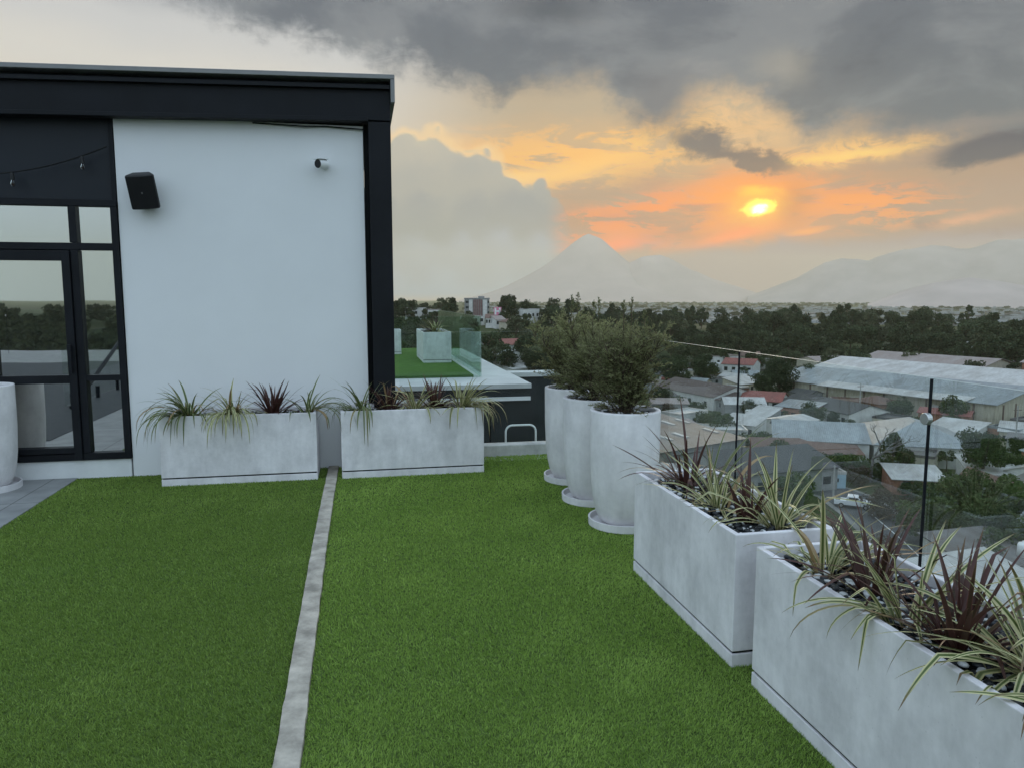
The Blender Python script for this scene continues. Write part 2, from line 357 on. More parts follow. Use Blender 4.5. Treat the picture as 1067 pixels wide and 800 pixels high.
def concrete(name, base, k=1.0):
    """cast concrete skin: cloudy trowel patches, faint vertical runs, air holes"""
    m = bpy.data.materials.new(name); m.use_nodes = True; t, p = nodes_of(m)
    tcn = t.nodes.new('ShaderNodeTexCoord')
    inf = t.nodes.new('ShaderNodeObjectInfo')
    addv = t.nodes.new('ShaderNodeVectorMath'); addv.operation = 'ADD'
    t.links.new(tcn.outputs['Object'], addv.inputs[0]); t.links.new(inf.outputs['Location'], addv.inputs[1])
    def nz(sc, st, det, ro=0.6):
        mp = t.nodes.new('ShaderNodeMapping'); mp.inputs['Scale'].default_value = st; t.links.new(addv.outputs[0], mp.inputs[0])
        n = t.nodes.new('ShaderNodeTexNoise'); n.inputs['Scale'].default_value = sc; n.inputs['Detail'].default_value = det; n.inputs['Roughness'].default_value = ro
        t.links.new(mp.outputs[0], n.inputs['Vector']); return n.outputs[0]
    a = nz(4.0, (1, 1, 1), 6); b = nz(7.0, (1.6, 1.6, 0.45), 5); c = nz(26.0, (1, 1, 1), 4)
    def mth(op, x, y):
        n = t.nodes.new('ShaderNodeMath'); n.operation = op
        for i, q in enumerate((x, y)):
            if isinstance(q, float): n.inputs[i].default_value = q
            else: t.links.new(q, n.inputs[i])
        return n.outputs[0]
    sm = mth('ADD', mth('MULTIPLY', a, 0.5), mth('ADD', mth('MULTIPLY', b, 0.34), mth('MULTIPLY', c, 0.16)))
    r = t.nodes.new('ShaderNodeValToRGB'); e = r.color_ramp.elements
    e[0].position = 0.36; e[0].color = (*[x * (1 - 0.27 * k) for x in base], 1)
    e[1].position = 0.64; e[1].color = (*[min(1, x * (1 + 0.16 * k)) for x in base], 1)
    t.links.new(sm, r.inputs[0])
    vo = t.nodes.new('ShaderNodeTexVoronoi'); vo.inputs['Scale'].default_value = 34; t.links.new(addv.outputs[0], vo.inputs['Vector'])
    hole = t.nodes.new('ShaderNodeMapRange'); hole.inputs[1].default_value = 0.05; hole.inputs[2].default_value = 0.10; hole.inputs[3].default_value = 0.72; hole.inputs[4].default_value = 1.0
    t.links.new(vo.outputs['Distance'], hole.inputs[0])
    mx = t.nodes.new('ShaderNodeMix'); mx.data_type = 'RGBA'; mx.blend_type = 'MULTIPLY'; mx.inputs['Factor'].default_value = 0.6
    t.links.new(r.outputs[0], mx.inputs[6]); t.links.new(hole.outputs[0], mx.inputs[7]); t.links.new(mx.outputs[2], p.inputs['Base Color'])
    p.inputs['Roughness'].default_value = 0.72; p.inputs['Specular IOR Level'].default_value = 0.25
    bp = t.nodes.new('ShaderNodeBump'); bp.inputs['Strength'].default_value = 0.25; bp.inputs['Distance'].default_value = 0.006
    t.links.new(sm, bp.inputs['Height']); t.links.new(bp.outputs[0], p.inputs['Normal'])
    MATS[name] = m; return m

def leaf_mat(name, kind):
    """strap leaves: uv.x runs across the blade, uv.y from root to tip"""
    m = bpy.data.materials.new(name); m.use_nodes = True; t, p = nodes_of(m)
    uv = t.nodes.new('ShaderNodeUVMap'); sx = t.nodes.new('ShaderNodeSeparateXYZ'); t.links.new(uv.outputs[0], sx.inputs[0])
    at = t.nodes.new('ShaderNodeAttribute'); at.attribute_name = 'tone'
    def mth(op, *q):
        n = t.nodes.new('ShaderNodeMath'); n.operation = op
        for i, x in enumerate(q):
            if isinstance(x, (int, float)): n.inputs[i].default_value = x
            else: t.links.new(x, n.inputs[i])
        return n.outputs[0]
    def mix(f, a, b):
        n = t.nodes.new('ShaderNodeMix'); n.data_type = 'RGBA'
        t.links.new(f, n.inputs['Factor'])
        for k, x in ((6, a), (7, b)):
            if isinstance(x, tuple): n.inputs[k].default_value = (*x, 1)
            else: t.links.new(x, n.inputs[k])
        return n.outputs[2]
    tone = at.outputs['Fac']
    across = mth('ABSOLUTE', mth('SUBTRACT', sx.outputs[0], 0.5))
    cmb = t.nodes.new('ShaderNodeCombineXYZ')
    t.links.new(mth('MULTIPLY', sx.outputs[0], 9.0), cmb.inputs[0]); t.links.new(mth('MULTIPLY', sx.outputs[1], 1.2), cmb.inputs[1]); t.links.new(mth('MULTIPLY', tone, 40.0), cmb.inputs[2])
    st = t.nodes.new('ShaderNodeTexNoise'); st.inputs['Scale'].default_value = 1.0; st.inputs['Detail'].default_value = 3; t.links.new(cmb.outputs[0], st.inputs['Vector'])
    def band(x, lo, hi):
        n = t.nodes.new('ShaderNodeMapRange'); n.inputs[1].default_value = lo; n.inputs[2].default_value = hi; t.links.new(x, n.inputs[0]); return n.outputs[0]
    if kind == 'cream':
        c = mix(band(mth('ADD', across, mth('MULTIPLY', st.outputs[0], 0.22)), 0.27, 0.37), (0.095, 0.135, 0.036), (0.60, 0.56, 0.31))
        c = mix(band(tone, 0.55, 1.0), c, mix(band(across, 0.2, 0.35), (0.11, 0.13, 0.045), (0.34, 0.30, 0.13)))
    elif kind == 'green':
        c = mix(band(mth('ADD', across, mth('MULTIPLY', st.outputs[0], 0.2)), 0.36, 0.46), (0.06, 0.095, 0.030), (0.33, 0.34, 0.15))
    else:
        c = mix(st.outputs[0], (0.045, 0.020, 0.017), (0.120, 0.048, 0.040))
        c = mix(band(tone, 0.6, 1.0), c, mix(band(across, 0.30, 0.42), (0.06, 0.045, 0.024), (0.17, 0.07, 0.055)))
    c = mix(band(tone, 0.93, 0.95), c, (0.34, 0.235, 0.12))
    base = band(sx.outputs[1], 0.16, 0.0)
    c = mix(mth('MULTIPLY', base, 0.7), c, (0.20, 0.12, 0.05) if kind != 'dark' else (0.07, 0.03, 0.02))
    tip = band(mth('ADD', sx.outputs[1], mth('MULTIPLY', tone, 0.1)), 0.90, 1.02)
    c = mix(tip, c, (0.16, 0.10, 0.05))
    t.links.new(c, p.inputs['Base Color'])
    p.inputs['Roughness'].default_value = 0.42; p.inputs['Specular IOR Level'].default_value = 0.4
    tr = t.nodes.new('ShaderNodeBsdfTranslucent'); t.links.new(c, tr.inputs['Color'])
    sh = t.nodes.new('ShaderNodeMixShader'); sh.inputs[0].default_value = 0.22
    t.links.new(p.outputs[0], sh.inputs[1]); t.links.new(tr.outputs[0], sh.inputs[2])
    t.links.new(sh.outputs[0], t.nodes['Material Output'].inputs['Surface'])
    MATS[name] = m; return m

def tone_mat(name, c0, c1, rough=0.7, trans=0.2, scale=0.0, c2=None):
    """foliage: each leaf carries its own tone between two greens"""
    m = bpy.data.materials.new(name); m.use_nodes = True; t, p = nodes_of(m)
    at = t.nodes.new('ShaderNodeAttribute'); at.attribute_name = 'tone'
    r = t.nodes.new('ShaderNodeValToRGB'); e = r.color_ramp.elements
    e[0].color = (*c0, 1); e[1].color = (*c1, 1)
    if c2: x = e.new(0.92); x.color = (*c1, 1); e[-1].color = (*c2, 1)
    t.links.new(at.outputs['Fac'], r.inputs[0])
    src = r.outputs[0]
    inf = t.nodes.new('ShaderNodeObjectInfo')
    hs = t.nodes.new('ShaderNodeHueSaturation'); t.links.new(src, hs.inputs['Color'])
    mr = t.nodes.new('ShaderNodeMapRange'); mr.inputs[3].default_value = 0.75; mr.inputs[4].default_value = 1.3; t.links.new(inf.outputs['Random'], mr.inputs[0]); t.links.new(mr.outputs[0], hs.inputs['Value'])
    src = hs.outputs[0]
    t.links.new(src, p.inputs['Base Color']); p.inputs['Roughness'].default_value = rough; p.inputs['Specular IOR Level'].default_value = 0.2
    if trans:
        tr = t.nodes.new('ShaderNodeBsdfTranslucent'); t.links.new(src, tr.inputs['Color'])
        sh = t.nodes.new('ShaderNodeMixShader'); sh.inputs[0].default_value = trans
        t.links.new(p.outputs[0], sh.inputs[1]); t.links.new(tr.outputs[0], sh.inputs[2])
        t.links.new(sh.outputs[0], t.nodes['Material Output'].inputs['Surface'])
    MATS[name] = m; return m

def glass(name, tint, edge=False, ior=1.45, k=1.0):
    m = bpy.data.materials.new(name); m.use_nodes = True; t = m.node_tree; t.nodes.clear()
    tr = t.nodes.new('ShaderNodeBsdfTransparent'); tr.inputs[0].default_value = (*tint, 1)
    gl = t.nodes.new('ShaderNodeBsdfGlossy'); gl.inputs['Roughness'].default_value = 0.01; gl.inputs[0].default_value = (0.92, 0.97, 0.95, 1)
    fr = t.nodes.new('ShaderNodeFresnel'); fr.inputs[0].default_value = ior
    mm = t.nodes.new('ShaderNodeMath'); mm.operation = 'MULTIPLY'; mm.inputs[1].default_value = k; t.links.new(fr.outputs[0], mm.inputs[0])
    sh = t.nodes.new('ShaderNodeMixShader'); t.links.new(mm.outputs[0], sh.inputs[0])
    t.links.new(tr.outputs[0], sh.inputs[1]); t.links.new(gl.outputs[0], sh.inputs[2])
    o = t.nodes.new('ShaderNodeOutputMaterial'); t.links.new(sh.outputs[0], o.inputs[0])
    MATS[name] = m; return m

def mirror_glass(name, refl, body):
    m = bpy.data.materials.new(name); m.use_nodes = True; t, p = nodes_of(m)
    p.inputs['Base Color'].default_value = (*body, 1); p.inputs['Roughness'].default_value = 0.05
    gl = t.nodes.new('ShaderNodeBsdfGlossy'); gl.inputs['Roughness'].default_value = 0.012; gl.inputs[0].default_value = (0.97, 0.95, 0.90, 1)
    sh = t.nodes.new('ShaderNodeMixShader'); sh.inputs[0].default_value = refl
    n = t.nodes.new('ShaderNodeTexNoise'); n.inputs['Scale'].default_value = 1.3; n.inputs['Detail'].default_value = 1
    tcn = t.nodes.new('ShaderNodeTexCoord'); t.links.new(tcn.outputs['Object'], n.inputs['Vector'])
    bp = t.nodes.new('ShaderNodeBump'); bp.inputs['Strength'].default_value = 0.05; bp.inputs['Distance'].default_value = 0.02
    t.links.new(n.outputs[0], bp.inputs['Height']); t.links.new(bp.outputs[0], gl.inputs['Normal'])
    t.links.new(p.outputs[0], sh.inputs[1]); t.links.new(gl.outputs[0], sh.inputs[2])
    t.links.new(sh.outputs[0], t.nodes['Material Output'].inputs['Surface'])
    MATS[name] = m; return m

M_wall = mat('white_render', (0.755, 0.755, 0.762), 0.75, 0.25, var=0.025, scale=1.6, bump=0.08, bscale=180)
M_plinth = mat('plinth_white', (0.72, 0.73, 0.73), 0.7, var=0.06, scale=5)
M_black = mat('black_steel', (0.010, 0.011, 0.014), 0.5, 0.16, var=0.25, scale=3.0, bump=0.03, bscale=30)
M_panel = mat('dark_panel', (0.016, 0.019, 0.025), 0.4, 0.22, var=0.15, scale=1.2)
M_edge = mat('grey_flashing', (0.24, 0.235, 0.235), 0.5, 0.3, var=0.08, scale=8)
M_conc = concrete('planter_concrete', (0.765, 0.735, 0.755), 0.9)
M_concB = concrete('pot_concrete', (0.75, 0.725, 0.735), 0.7)
M_kerb = concrete('kerb_concrete', (0.50, 0.50, 0.48), 1.2)
M_strip = mat('strip_concrete', (0.40, 0.36, 0.305), 0.85, 0.2, var=0.38, scale=11, bump=0.5, bscale=55)
M_soil = mat('dark_soil', (0.022, 0.019, 0.017), 0.9, 0.1, var=0.4, scale=40, bump=0.8, bscale=90)
M_pebB = mat('black_pebble', (0.014, 0.016, 0.020), 0.45, 0.5, var=0.5, scale=30)
M_pebW = mat('white_pebble', (0.62, 0.63, 0.63), 0.55, 0.4, var=0.2, scale=30)
M_cream = leaf_mat('cream_striped_leaf', 'cream')
M_green = leaf_mat('green_striped_leaf', 'green')
M_dark = leaf_mat('burgundy_leaf', 'dark')
M_glass = glass('railing_glass', (0.955, 0.975, 0.968), k=0.13)
M_glassG = glass('wing_glass', (0.87, 0.935, 0.905), k=0.6)
M_edgeG = mat('glass_edge', (0.50, 0.54, 0.49), 0.5, 0.3, var=0.1)
M_seal = mat('dark_seal', (0.02, 0.025, 0.024), 0.5)
M_win = mirror_glass('window_glass', 0.60, (0.010, 0.013, 0.016))
M_silver = mat('brushed_steel', (0.55, 0.55, 0.55), 0.35, 0.5, metal=0.9, var=0.06)
M_whitep = mat('white_paint', (0.78, 0.79, 0.79), 0.45, 0.4, var=0.04)
M_bulb = glass('bulb_glass', (0.62, 0.50, 0.46), k=0.8)
M_blackpl = mat('black_plastic', (0.010, 0.010, 0.011), 0.5, 0.35, var=0.2, scale=12)
M_grille = mat('speaker_mesh', (0.006, 0.006, 0.007), 0.65, 0.3, var=0.4, scale=250, bump=0.5, bscale=300)
M_bark = mat('bark', (0.10, 0.075, 0.055), 0.9, 0.1, var=0.35, scale=12, bump=0.6, bscale=30)

# ---------------------------------------------------------------- ground and far land
def th(x, y):
    r = math.hypot(x, y); az = math.degrees(math.atan2(x, y))
    def s(t): t = max(0.0, min(1.0, t)); return t * t * (3 - 2 * t)
    z = -28.0
    z += 8.0 * s((r - 265) / 270) * (1 - s((r - 640) / 300)) * math.exp(-((az - 33) / 17) ** 4)
    z += 19.0 * s((r - 190) / 260) * (1 - s((r - 560) / 300)) * math.exp(-((az - 8) / 11) ** 4)
    z += 15.0 * s((r - 260) / 400) * (1 - s((r - 800) / 500)) * s((abs(az) - 95) / 35)
    if r > 240: z += 1.6 * s((r - 240) / 160) * mnoise.noise(Vector((x * 0.012, y * 0.012, 0)))
    z -= 14.0 * s((r - 750) / 500)
    return z
def hit(px, py, far=4000):
    """where the ray through a photo pixel meets the land"""
    d = ray(px, py); t = 20.0
    while t < far:
        p = Vector((0, 0, EYE)) + d * t
        if p.z <= th(p.x, p.y): break
        t *= 1.01
    lo, hi = t / 1.01, t
    for _ in range(20):
        m = (lo + hi) / 2; p = Vector((0, 0, EYE)) + d * m
        if p.z <= th(p.x, p.y): hi = m
        else: lo = m
    p = Vector((0, 0, EYE)) + d * hi
    return Vector((p.x, p.y, th(p.x, p.y)))

def land_mat():
    m = bpy.data.materials.new('land'); m.use_nodes = True; t, p = nodes_of(m)
    tcn = t.nodes.new('ShaderNodeTexCoord')
    def nz(sc, det):
        n = t.nodes.new('ShaderNodeTexNoise'); n.inputs['Scale'].default_value = sc; n.inputs['Detail'].default_value = det; n.inputs['Roughness'].default_value = 0.65
        t.links.new(tcn.outputs['Object'], n.inputs['Vector']); return n.outputs[0]
    r = t.nodes.new('ShaderNodeValToRGB'); e = r.color_ramp.elements
    e[0].position = 0.32; e[0].color = (0.030, 0.042, 0.018, 1); e[1].position = 0.68; e[1].color = (0.090, 0.084, 0.068, 1)
    x = e.new(0.5); x.color = (0.055, 0.068, 0.028, 1)
    t.links.new(nz(0.06, 8), r.inputs[0])
    r2 = t.nodes.new('ShaderNodeValToRGB'); r2.color_ramp.elements[0].color = (0.6, 0.6, 0.6, 1); r2.color_ramp.elements[1].color = (1.35, 1.3, 1.25, 1)
    t.links.new(nz(1.2, 6), r2.inputs[0])
    mx = t.nodes.new('ShaderNodeMix'); mx.data_type = 'RGBA'; mx.blend_type = 'MULTIPLY'; mx.inputs['Factor'].default_value = 1
    t.links.new(r.outputs[0], mx.inputs[6]); t.links.new(r2.outputs[0], mx.inputs[7]); t.links.new(mx.outputs[2], p.inputs['Base Color'])
    p.inputs['Roughness'].default_value = 0.95; p.inputs['Specular IOR Level'].default_value = 0.1
    return m
M_land = land_mat()
na, nr = 240, 96
rad = [0.0] + [28 * (11500 / 28) ** (i / (nr - 1)) for i in range(nr)]
vs = [(0, 0, th(0, 0))]; fs = []
for i in range(1, len(rad)):
    for j in range(na):
        a = 2 * math.pi * j / na; x, y = rad[i] * math.sin(a), rad[i] * math.cos(a)
        vs.append((x, y, th(x, y)))
for j in range(na): fs.append([0, 1 + (j + 1) % na, 1 + j])
for i in range(1, len(rad) - 1):
    for j in range(na):
        a0 = 1 + (i - 1) * na; b0 = a0 + na
        fs.append([a0 + j, a0 + (j + 1) % na, b0 + (j + 1) % na, b0 + j])
tag(MB().add(vs, fs).build('ground', M_land, smooth=True), kind='structure')

M_hill2 = mat('slope_haze_pale', (0.61, 0.47, 0.425), 0.95, 0.1, var=0.10, scale=0.003)  # distance haze painted in: base colour far paler than real slopes
M_hill = mat('hill_haze_pale', (0.50, 0.405, 0.38), 0.95, 0.1, var=0.14, scale=0.004)  # hills and right ridge, also paled in colour to imitate haze
def ridge(name, az0, az1, r0, width, prof, seed, mt=None, n=160, m=16, rough=0.10):
    """far mountains: rows of ground going up to a crest line and down again"""
    vs, fs = [], []
    for i in range(n + 1):
        az = az0 + (az1 - az0) * i / n; h = prof(az)
        for k in range(m + 1):
            t = k / m; r = r0 + (t - 0.5) * width
            x, y = r * math.sin(math.radians(az)), r * math.cos(math.radians(az))
            b = math.sin(math.pi * t) ** 1.25
            nzv = mnoise.fractal(Vector((x * 0.0016 + seed, y * 0.0016, seed)), 0.9, 2.1, 5)
            vs.append((x, y, -44 + max(0.0, (h + 44) * b * (1 + rough * nzv))))
    for i in range(n):
        for k in range(m):
            a = i * (m + 1) + k; fs.append([a, a + m + 1, a + m + 2, a + 1])
    return tag(MB().add(vs, fs).build(name, mt or M_hill, smooth=True), kind='structure')
def interp(pts):
    q = [(azel(x, y)[0], azel(x, y)[1]) for x, y in pts]
    return lambda a: np.interp(a, [p[0] for p in q], [p[1] for p in q])
def crest(pts, r):
    f = interp(pts); return lambda a: EYE + r * math.tan(math.radians(float(f(a))))
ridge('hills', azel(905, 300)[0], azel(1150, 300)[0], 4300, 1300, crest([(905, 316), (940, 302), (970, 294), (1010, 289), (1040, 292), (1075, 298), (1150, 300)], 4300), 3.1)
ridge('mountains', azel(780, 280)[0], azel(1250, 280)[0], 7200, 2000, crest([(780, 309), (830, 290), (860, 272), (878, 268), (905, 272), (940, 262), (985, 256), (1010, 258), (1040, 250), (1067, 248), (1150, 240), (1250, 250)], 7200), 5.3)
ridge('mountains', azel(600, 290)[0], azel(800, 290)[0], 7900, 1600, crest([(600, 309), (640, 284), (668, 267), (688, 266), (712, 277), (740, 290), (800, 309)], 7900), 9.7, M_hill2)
# the volcano, a cone
vx, vy = [8000 * q for q in (math.sin(math.radians(azel(613, 243)[0])), math.cos(math.radians(azel(613, 243)[0])))]
vtop = EYE + 8000 * math.tan(math.radians(azel(613, 244)[1]))
vs, fs = [], []
for i in range(31):
    rr = 1700 * (i / 30) ** 1.1
    for j in range(64):
        a = 2 * math.pi * j / 64; x, y = vx + rr * math.cos(a), vy + rr * math.sin(a)
        h = -44 + (vtop + 60) * (math.exp(-(rr / 700) ** 1.3) - 0.08 * rr / 1700)
        h -= 14 * math.exp(-(rr / 110) ** 2)
        h += (30 + 0.02 * rr) * mnoise.fractal(Vector((x * 0.0022, y * 0.0022, 2.0)), 0.9, 2.1, 5) * min(1, rr / 160) * (1 - i / 30)
        vs.append((x, y, h))
for i in range(30):
    for j in range(64): fs.append([i * 64 + j, i * 64 + (j + 1) % 64, (i + 1) * 64 + (j + 1) % 64, (i + 1) * 64 + j])
fs.append(list(range(64)))
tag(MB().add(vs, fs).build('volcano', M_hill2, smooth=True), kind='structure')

# haze: one closed box of even air
hz = MB().box(-12000, 12000, -12000, 12000, -46.5, HAZE_TOP).build('haze', [])
m = bpy.data.materials.new('haze_air'); m.use_nodes = True; t = m.node_tree; t.nodes.clear()
pv = t.nodes.new('ShaderNodeVolumePrincipled'); pv.inputs['Color'].default_value = (0.99, 0.94, 0.67, 1); pv.inputs['Density'].default_value = HAZE_SIGMA; pv.inputs['Anisotropy'].default_value = 0.35
o = t.nodes.new('ShaderNodeOutputMaterial'); t.links.new(pv.outputs[0], o.inputs['Volume'])
hz.data.materials.append(m); m.cycles.homogeneous_volume = True if hasattr(m.cycles, 'homogeneous_volume') else None
tag(hz, 'pale evening haze filling the valley', 'haze', kind='stuff')

# ---------------------------------------------------------------- the roof terrace we stand on
tb = MB()
tb.box(-16, 2.62, -11, 7.46, -28.2, -0.012)
tag(tb.build('terrace', M_kerb), kind='structure')
def tiles_mat():
    m = bpy.data.materials.new('grey_floor_tile'); m.use_nodes = True; t, p = nodes_of(m)
    tcn = t.nodes.new('ShaderNodeTexCoord')
    br = t.nodes.new('ShaderNodeTexBrick'); br.offset = 0.0; br.inputs['Scale'].default_value = 1.0
    br.inputs['Brick Width'].default_value = 0.9; br.inputs['Row Height'].default_value = 0.9; br.inputs['Mortar Size'].default_value = 0.006
    br.inputs['Color1'].default_value = (0.23, 0.235, 0.235, 1); br.inputs['Color2'].default_value = (0.27, 0.275, 0.275, 1); br.inputs['Mortar'].default_value = (0.11, 0.11, 0.11, 1)
    t.links.new(tcn.outputs['Object'], br.inputs['Vector'])
    n = t.nodes.new('ShaderNodeTexNoise'); n.inputs['Scale'].default_value = 5; n.inputs['Detail'].default_value = 7; t.links.new(tcn.outputs['Object'], n.inputs['Vector'])
    r = t.nodes.new('ShaderNodeValToRGB'); r.color_ramp.elements[0].position = .3; r.color_ramp.elements[1].position = .7
    r.color_ramp.elements[0].color = (0.72, 0.72, 0.72, 1); r.color_ramp.elements[1].color = (1.12, 1.12, 1.12, 1); t.links.new(n.outputs[0], r.inputs[0])
    mx = t.nodes.new('ShaderNodeMix'); mx.data_type = 'RGBA'; mx.blend_type = 'MULTIPLY'; mx.inputs['Factor'].default_value = 1
    t.links.new(br.outputs[0], mx.inputs[6]); t.links.new(r.outputs[0], mx.inputs[7]); t.links.new(mx.outputs[2], p.inputs['Base Color'])
    p.inputs['Roughness'].default_value = 0.5
    return m
tag(MB().box(-16, -2.505, -11, 7.12, -0.012, 0.010).build('paved_floor', tiles_mat()), kind='structure')

# strip of bare concrete between the two lawns, its edges nibbled
def strip_x(y):
    c = -0.287 + 0.007 * math.sin(y * 0.9 + 0.4) + 0.005 * mnoise.noise(Vector((0, y * 0.9, 4)))
    return c
def strip_w(y, s): return 0.049 + 0.0035 * mnoise.noise(Vector((s * 9, y * 5.5, 0))) + 0.0022 * mnoise.noise(Vector((s * 9, y * 17, 3)))
vs, fs = [], []
ys = [-10.8 + 0.03 * i for i in range(598)]
for i, y in enumerate(ys):
    c = strip_x(y); z = 0.021 + 0.002 * mnoise.noise(Vector((c, y * 6, 9)))
    vs += [(c - strip_w(y, -1), y, -0.01), (c - strip_w(y, -1) + .004, y, z), (c, y, z + 0.002), (c + strip_w(y, 1) - .004, y, z), (c + strip_w(y, 1), y, -0.01)]
    if i: fs += [[(i - 1) * 5 + k, (i - 1) * 5 + k + 1, i * 5 + k + 1, i * 5 + k] for k in range(4)]
tag(MB().add(vs, fs).build('concrete_strip', M_strip), kind='structure')

# artificial turf: a backing sheet and the blades, one mesh for each of the two pieces
M_turfbase = mat('turf_backing', (0.075, 0.115, 0.028), 0.95, 0.1, var=0.45, scale=30)
M_turf = tone_mat('turf_blade', (0.172, 0.278, 0.050), (0.385, 0.520, 0.126), 0.6, 0.25)
rng = np.random.default_rng(11)
sxv = np.array([strip_x(y) for y in ys]); swl = np.array([strip_w(y, -1) for y in ys]); swr = np.array([strip_w(y, 1) for y in ys])
def lownoise(x, y, s, seed):
    out = np.zeros_like(x)
    g = np.random.default_rng(seed)
    for k in range(14):
        a = g.uniform(0, 2 * np.pi); f = s * g.uniform(0.4, 2.2); out += np.sin((x * np.cos(a) + y * np.sin(a)) * f + g.uniform(0, 6.28))
    return out / 14 ** 0.5
def turf(xlo, xhi, ylo_blade, yhi, side, label):
    # blades thin out with distance from where one stands
    P = []
    for y0, y1, den, wd in ((ylo_blade, 2.9, 34000, 0.0024), (2.9, 4.2, 25000, 0.0030), (4.2, 5.6, 17000, 0.0038), (5.6, yhi, 11000, 0.0052)):
        n = int((xhi - xlo) * (y1 - y0) * den)
        P.append(np.stack([rng.uniform(xlo, xhi, n), rng.uniform(y0, y1, n), np.full(n, wd)], 1))
    P = np.concatenate(P); x, y, wd = P.T
    cx = np.interp(y, ys, sxv)
    keep = (x < cx - np.interp(y, ys, swl) + rng.uniform(-.004, .006, len(x))) if side < 0 else (x > cx + np.interp(y, ys, swr) + rng.uniform(-.006, .004, len(x)))
    x, y, wd = x[keep], y[keep], wd[keep]; n = len(x)
    pile = lownoise(x, y, 3.2, 5) * 0.5 + lownoise(x, y, 11, 6) * 0.4
    hgt = rng.uniform(0.013, 0.022, n); yaw = rng.uniform(0, 2 * np.pi, n)
    lean = rng.uniform(0.1, 0.85, n); la = rng.normal(0, 1.3, n) + pile * 1.3 - np.pi / 2
    tx, ty = x + hgt * lean * np.cos(la), y + hgt * lean * np.sin(la)
    hx, hy = np.cos(yaw) * wd, np.sin(yaw) * wd
    z0 = np.full(n, 0.001)
    a = np.stack([x - hx, y - hy, z0], 1); b = np.stack([x + hx, y + hy, z0], 1); c = np.stack([tx, ty, hgt * np.sqrt(1 - 0.55 * lean ** 2)], 1)
    V3 = np.stack([a, b, c], 1).reshape(-1, 3); F = np.arange(3 * n).reshape(-1, 3)
    tone = np.clip(rng.normal(0.45, 0.22, n) + pile * 0.20 + (rng.random(n) < 0.04) * 0.35, 0, 1)
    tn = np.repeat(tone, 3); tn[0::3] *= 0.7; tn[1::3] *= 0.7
    # backing sheet as triangles following the strip
    bx = np.array(ys[::4]); e = np.interp(bx, ys, sxv) + (-np.interp(bx, ys, swl) if side < 0 else np.interp(bx, ys, swr))
    far = xlo if side < 0 else xhi
    B = []; k0 = len(V3); m_ = bx < yhi + 0.02
    bx, e = bx[m_], e[m_]
    for q, w_ in zip(bx, e): B += [(w_, q, 0.004), (far, q, 0.004)]
    T = []
    for i in range(len(bx) - 1):
        p = k0 + 2 * i; T += [(p, p + 1, p + 3), (p, p + 3, p + 2)] if side > 0 else [(p + 1, p, p + 2), (p + 1, p + 2, p + 3)]
    mi = np.concatenate([np.zeros(len(F), int), np.ones(len(T), int)])
    o = npmesh('artificial_turf', np.concatenate([V3, np.array(B)]), np.concatenate([F, np.array(T)]), [M_turf, M_turfbase], mi=mi, col=np.concatenate([tn, np.full(len(B), 0.3)]))
    return tag(o, label, 'turf', kind='stuff')
turf(-2.5, -0.24, 1.6, 7.10, -1, 'green artificial turf between the grey paving and the concrete strip')
turf(-0.34, 2.36, 1.6, 7.28, 1, 'green artificial turf between the concrete strip and the right planters')

# kerb round the roof edge
kb = MB().box(0.34, 2.34, 7.30, 7.46, -0.012, 0.115)
kb.box(2.40, 2.62, -11, 7.46, -0.012, 0.10)
tag(kb.build('kerb', M_kerb, bevel=0.008), kind='structure')

# ---------------------------------------------------------------- glass railings
def railing(name, label, segs, height, posts, mg, clampz=1.09, thick=0.012, base=0.1, post_w=0.0055):
    """segs: pairs of plan points, one glass pane each; posts: plan points"""
    t = empty(name, (*segs[0][0], base), 0, label, 'railing'); o3 = Vector((*segs[0][0], base))
    for a, b in segs:
        A, B = Vector((*a, 0)), Vector((*b, 0)); u = (B - A).normalized(); n = Vector((-u.y, u.x, 0)); L = (B - A).length
        M = Matrix((( u.x, n.x, 0, A.x), (u.y, n.y, 0, A.y), (0, 0, 1, 0), (0, 0, 0, 1))); M = Matrix.Translation(-o3) @ M
        g = MB().box(0.003, L - 0.003, -thick / 2, thick / 2, base + 0.003, height, 0, M)
        g.m[1] = 1
        g.build('glass_pane', [mg, M_edgeG, M_seal], t)
    for a in posts:
        u = Vector((0, 1, 0))
        p = MB().box(a[0] - 0.019, a[0] - 0.009, a[1] - post_w, a[1] + post_w, base - 0.12, height - 0.002)
        p.v = [tuple(Vector(v) - o3) for v in p.v]
        po = p.build('post', M_black, t, bevel=0.002)
        for zc in ((clampz,) if a[1] < 3 else ()):
            c = MB(); prof = [(0.0, -0.012), (0.024, -0.012), (0.026, -0.009), (0.026, 0.009), (0.024, 0.012), (0.0, 0.012)]
            k = len(c.v); c.lathe(prof, 20)
            c.v[k:] = [tuple(Vector((v[2] + a[0] - 0.030, v[0] + a[1] - 0.002, v[1] + zc)) - o3) for v in c.v[k:]]
            c.build('clamp', M_silver, po, smooth=False)
    return t
RX = 2.385
py_ = [7.36, 5.99, 4.35, 2.71, 1.07, -0.57, -2.21]
railing('glass_railing', 'frameless clear glass railing on thin black posts along the right roof edge', [((RX, py_[i + 1]), (RX, py_[i])) for i in range(len(py_) - 1)], 1.262, [(RX, y) for y in py_[1:-1]], M_glass)
railing('glass_railing', 'clear glass railing on the white kerb between planter and pots', [((0.36, 7.40), (1.36, 7.40)), ((1.36, 7.40), (2.36, 7.40))], 1.262, [], M_glass, base=0.118)

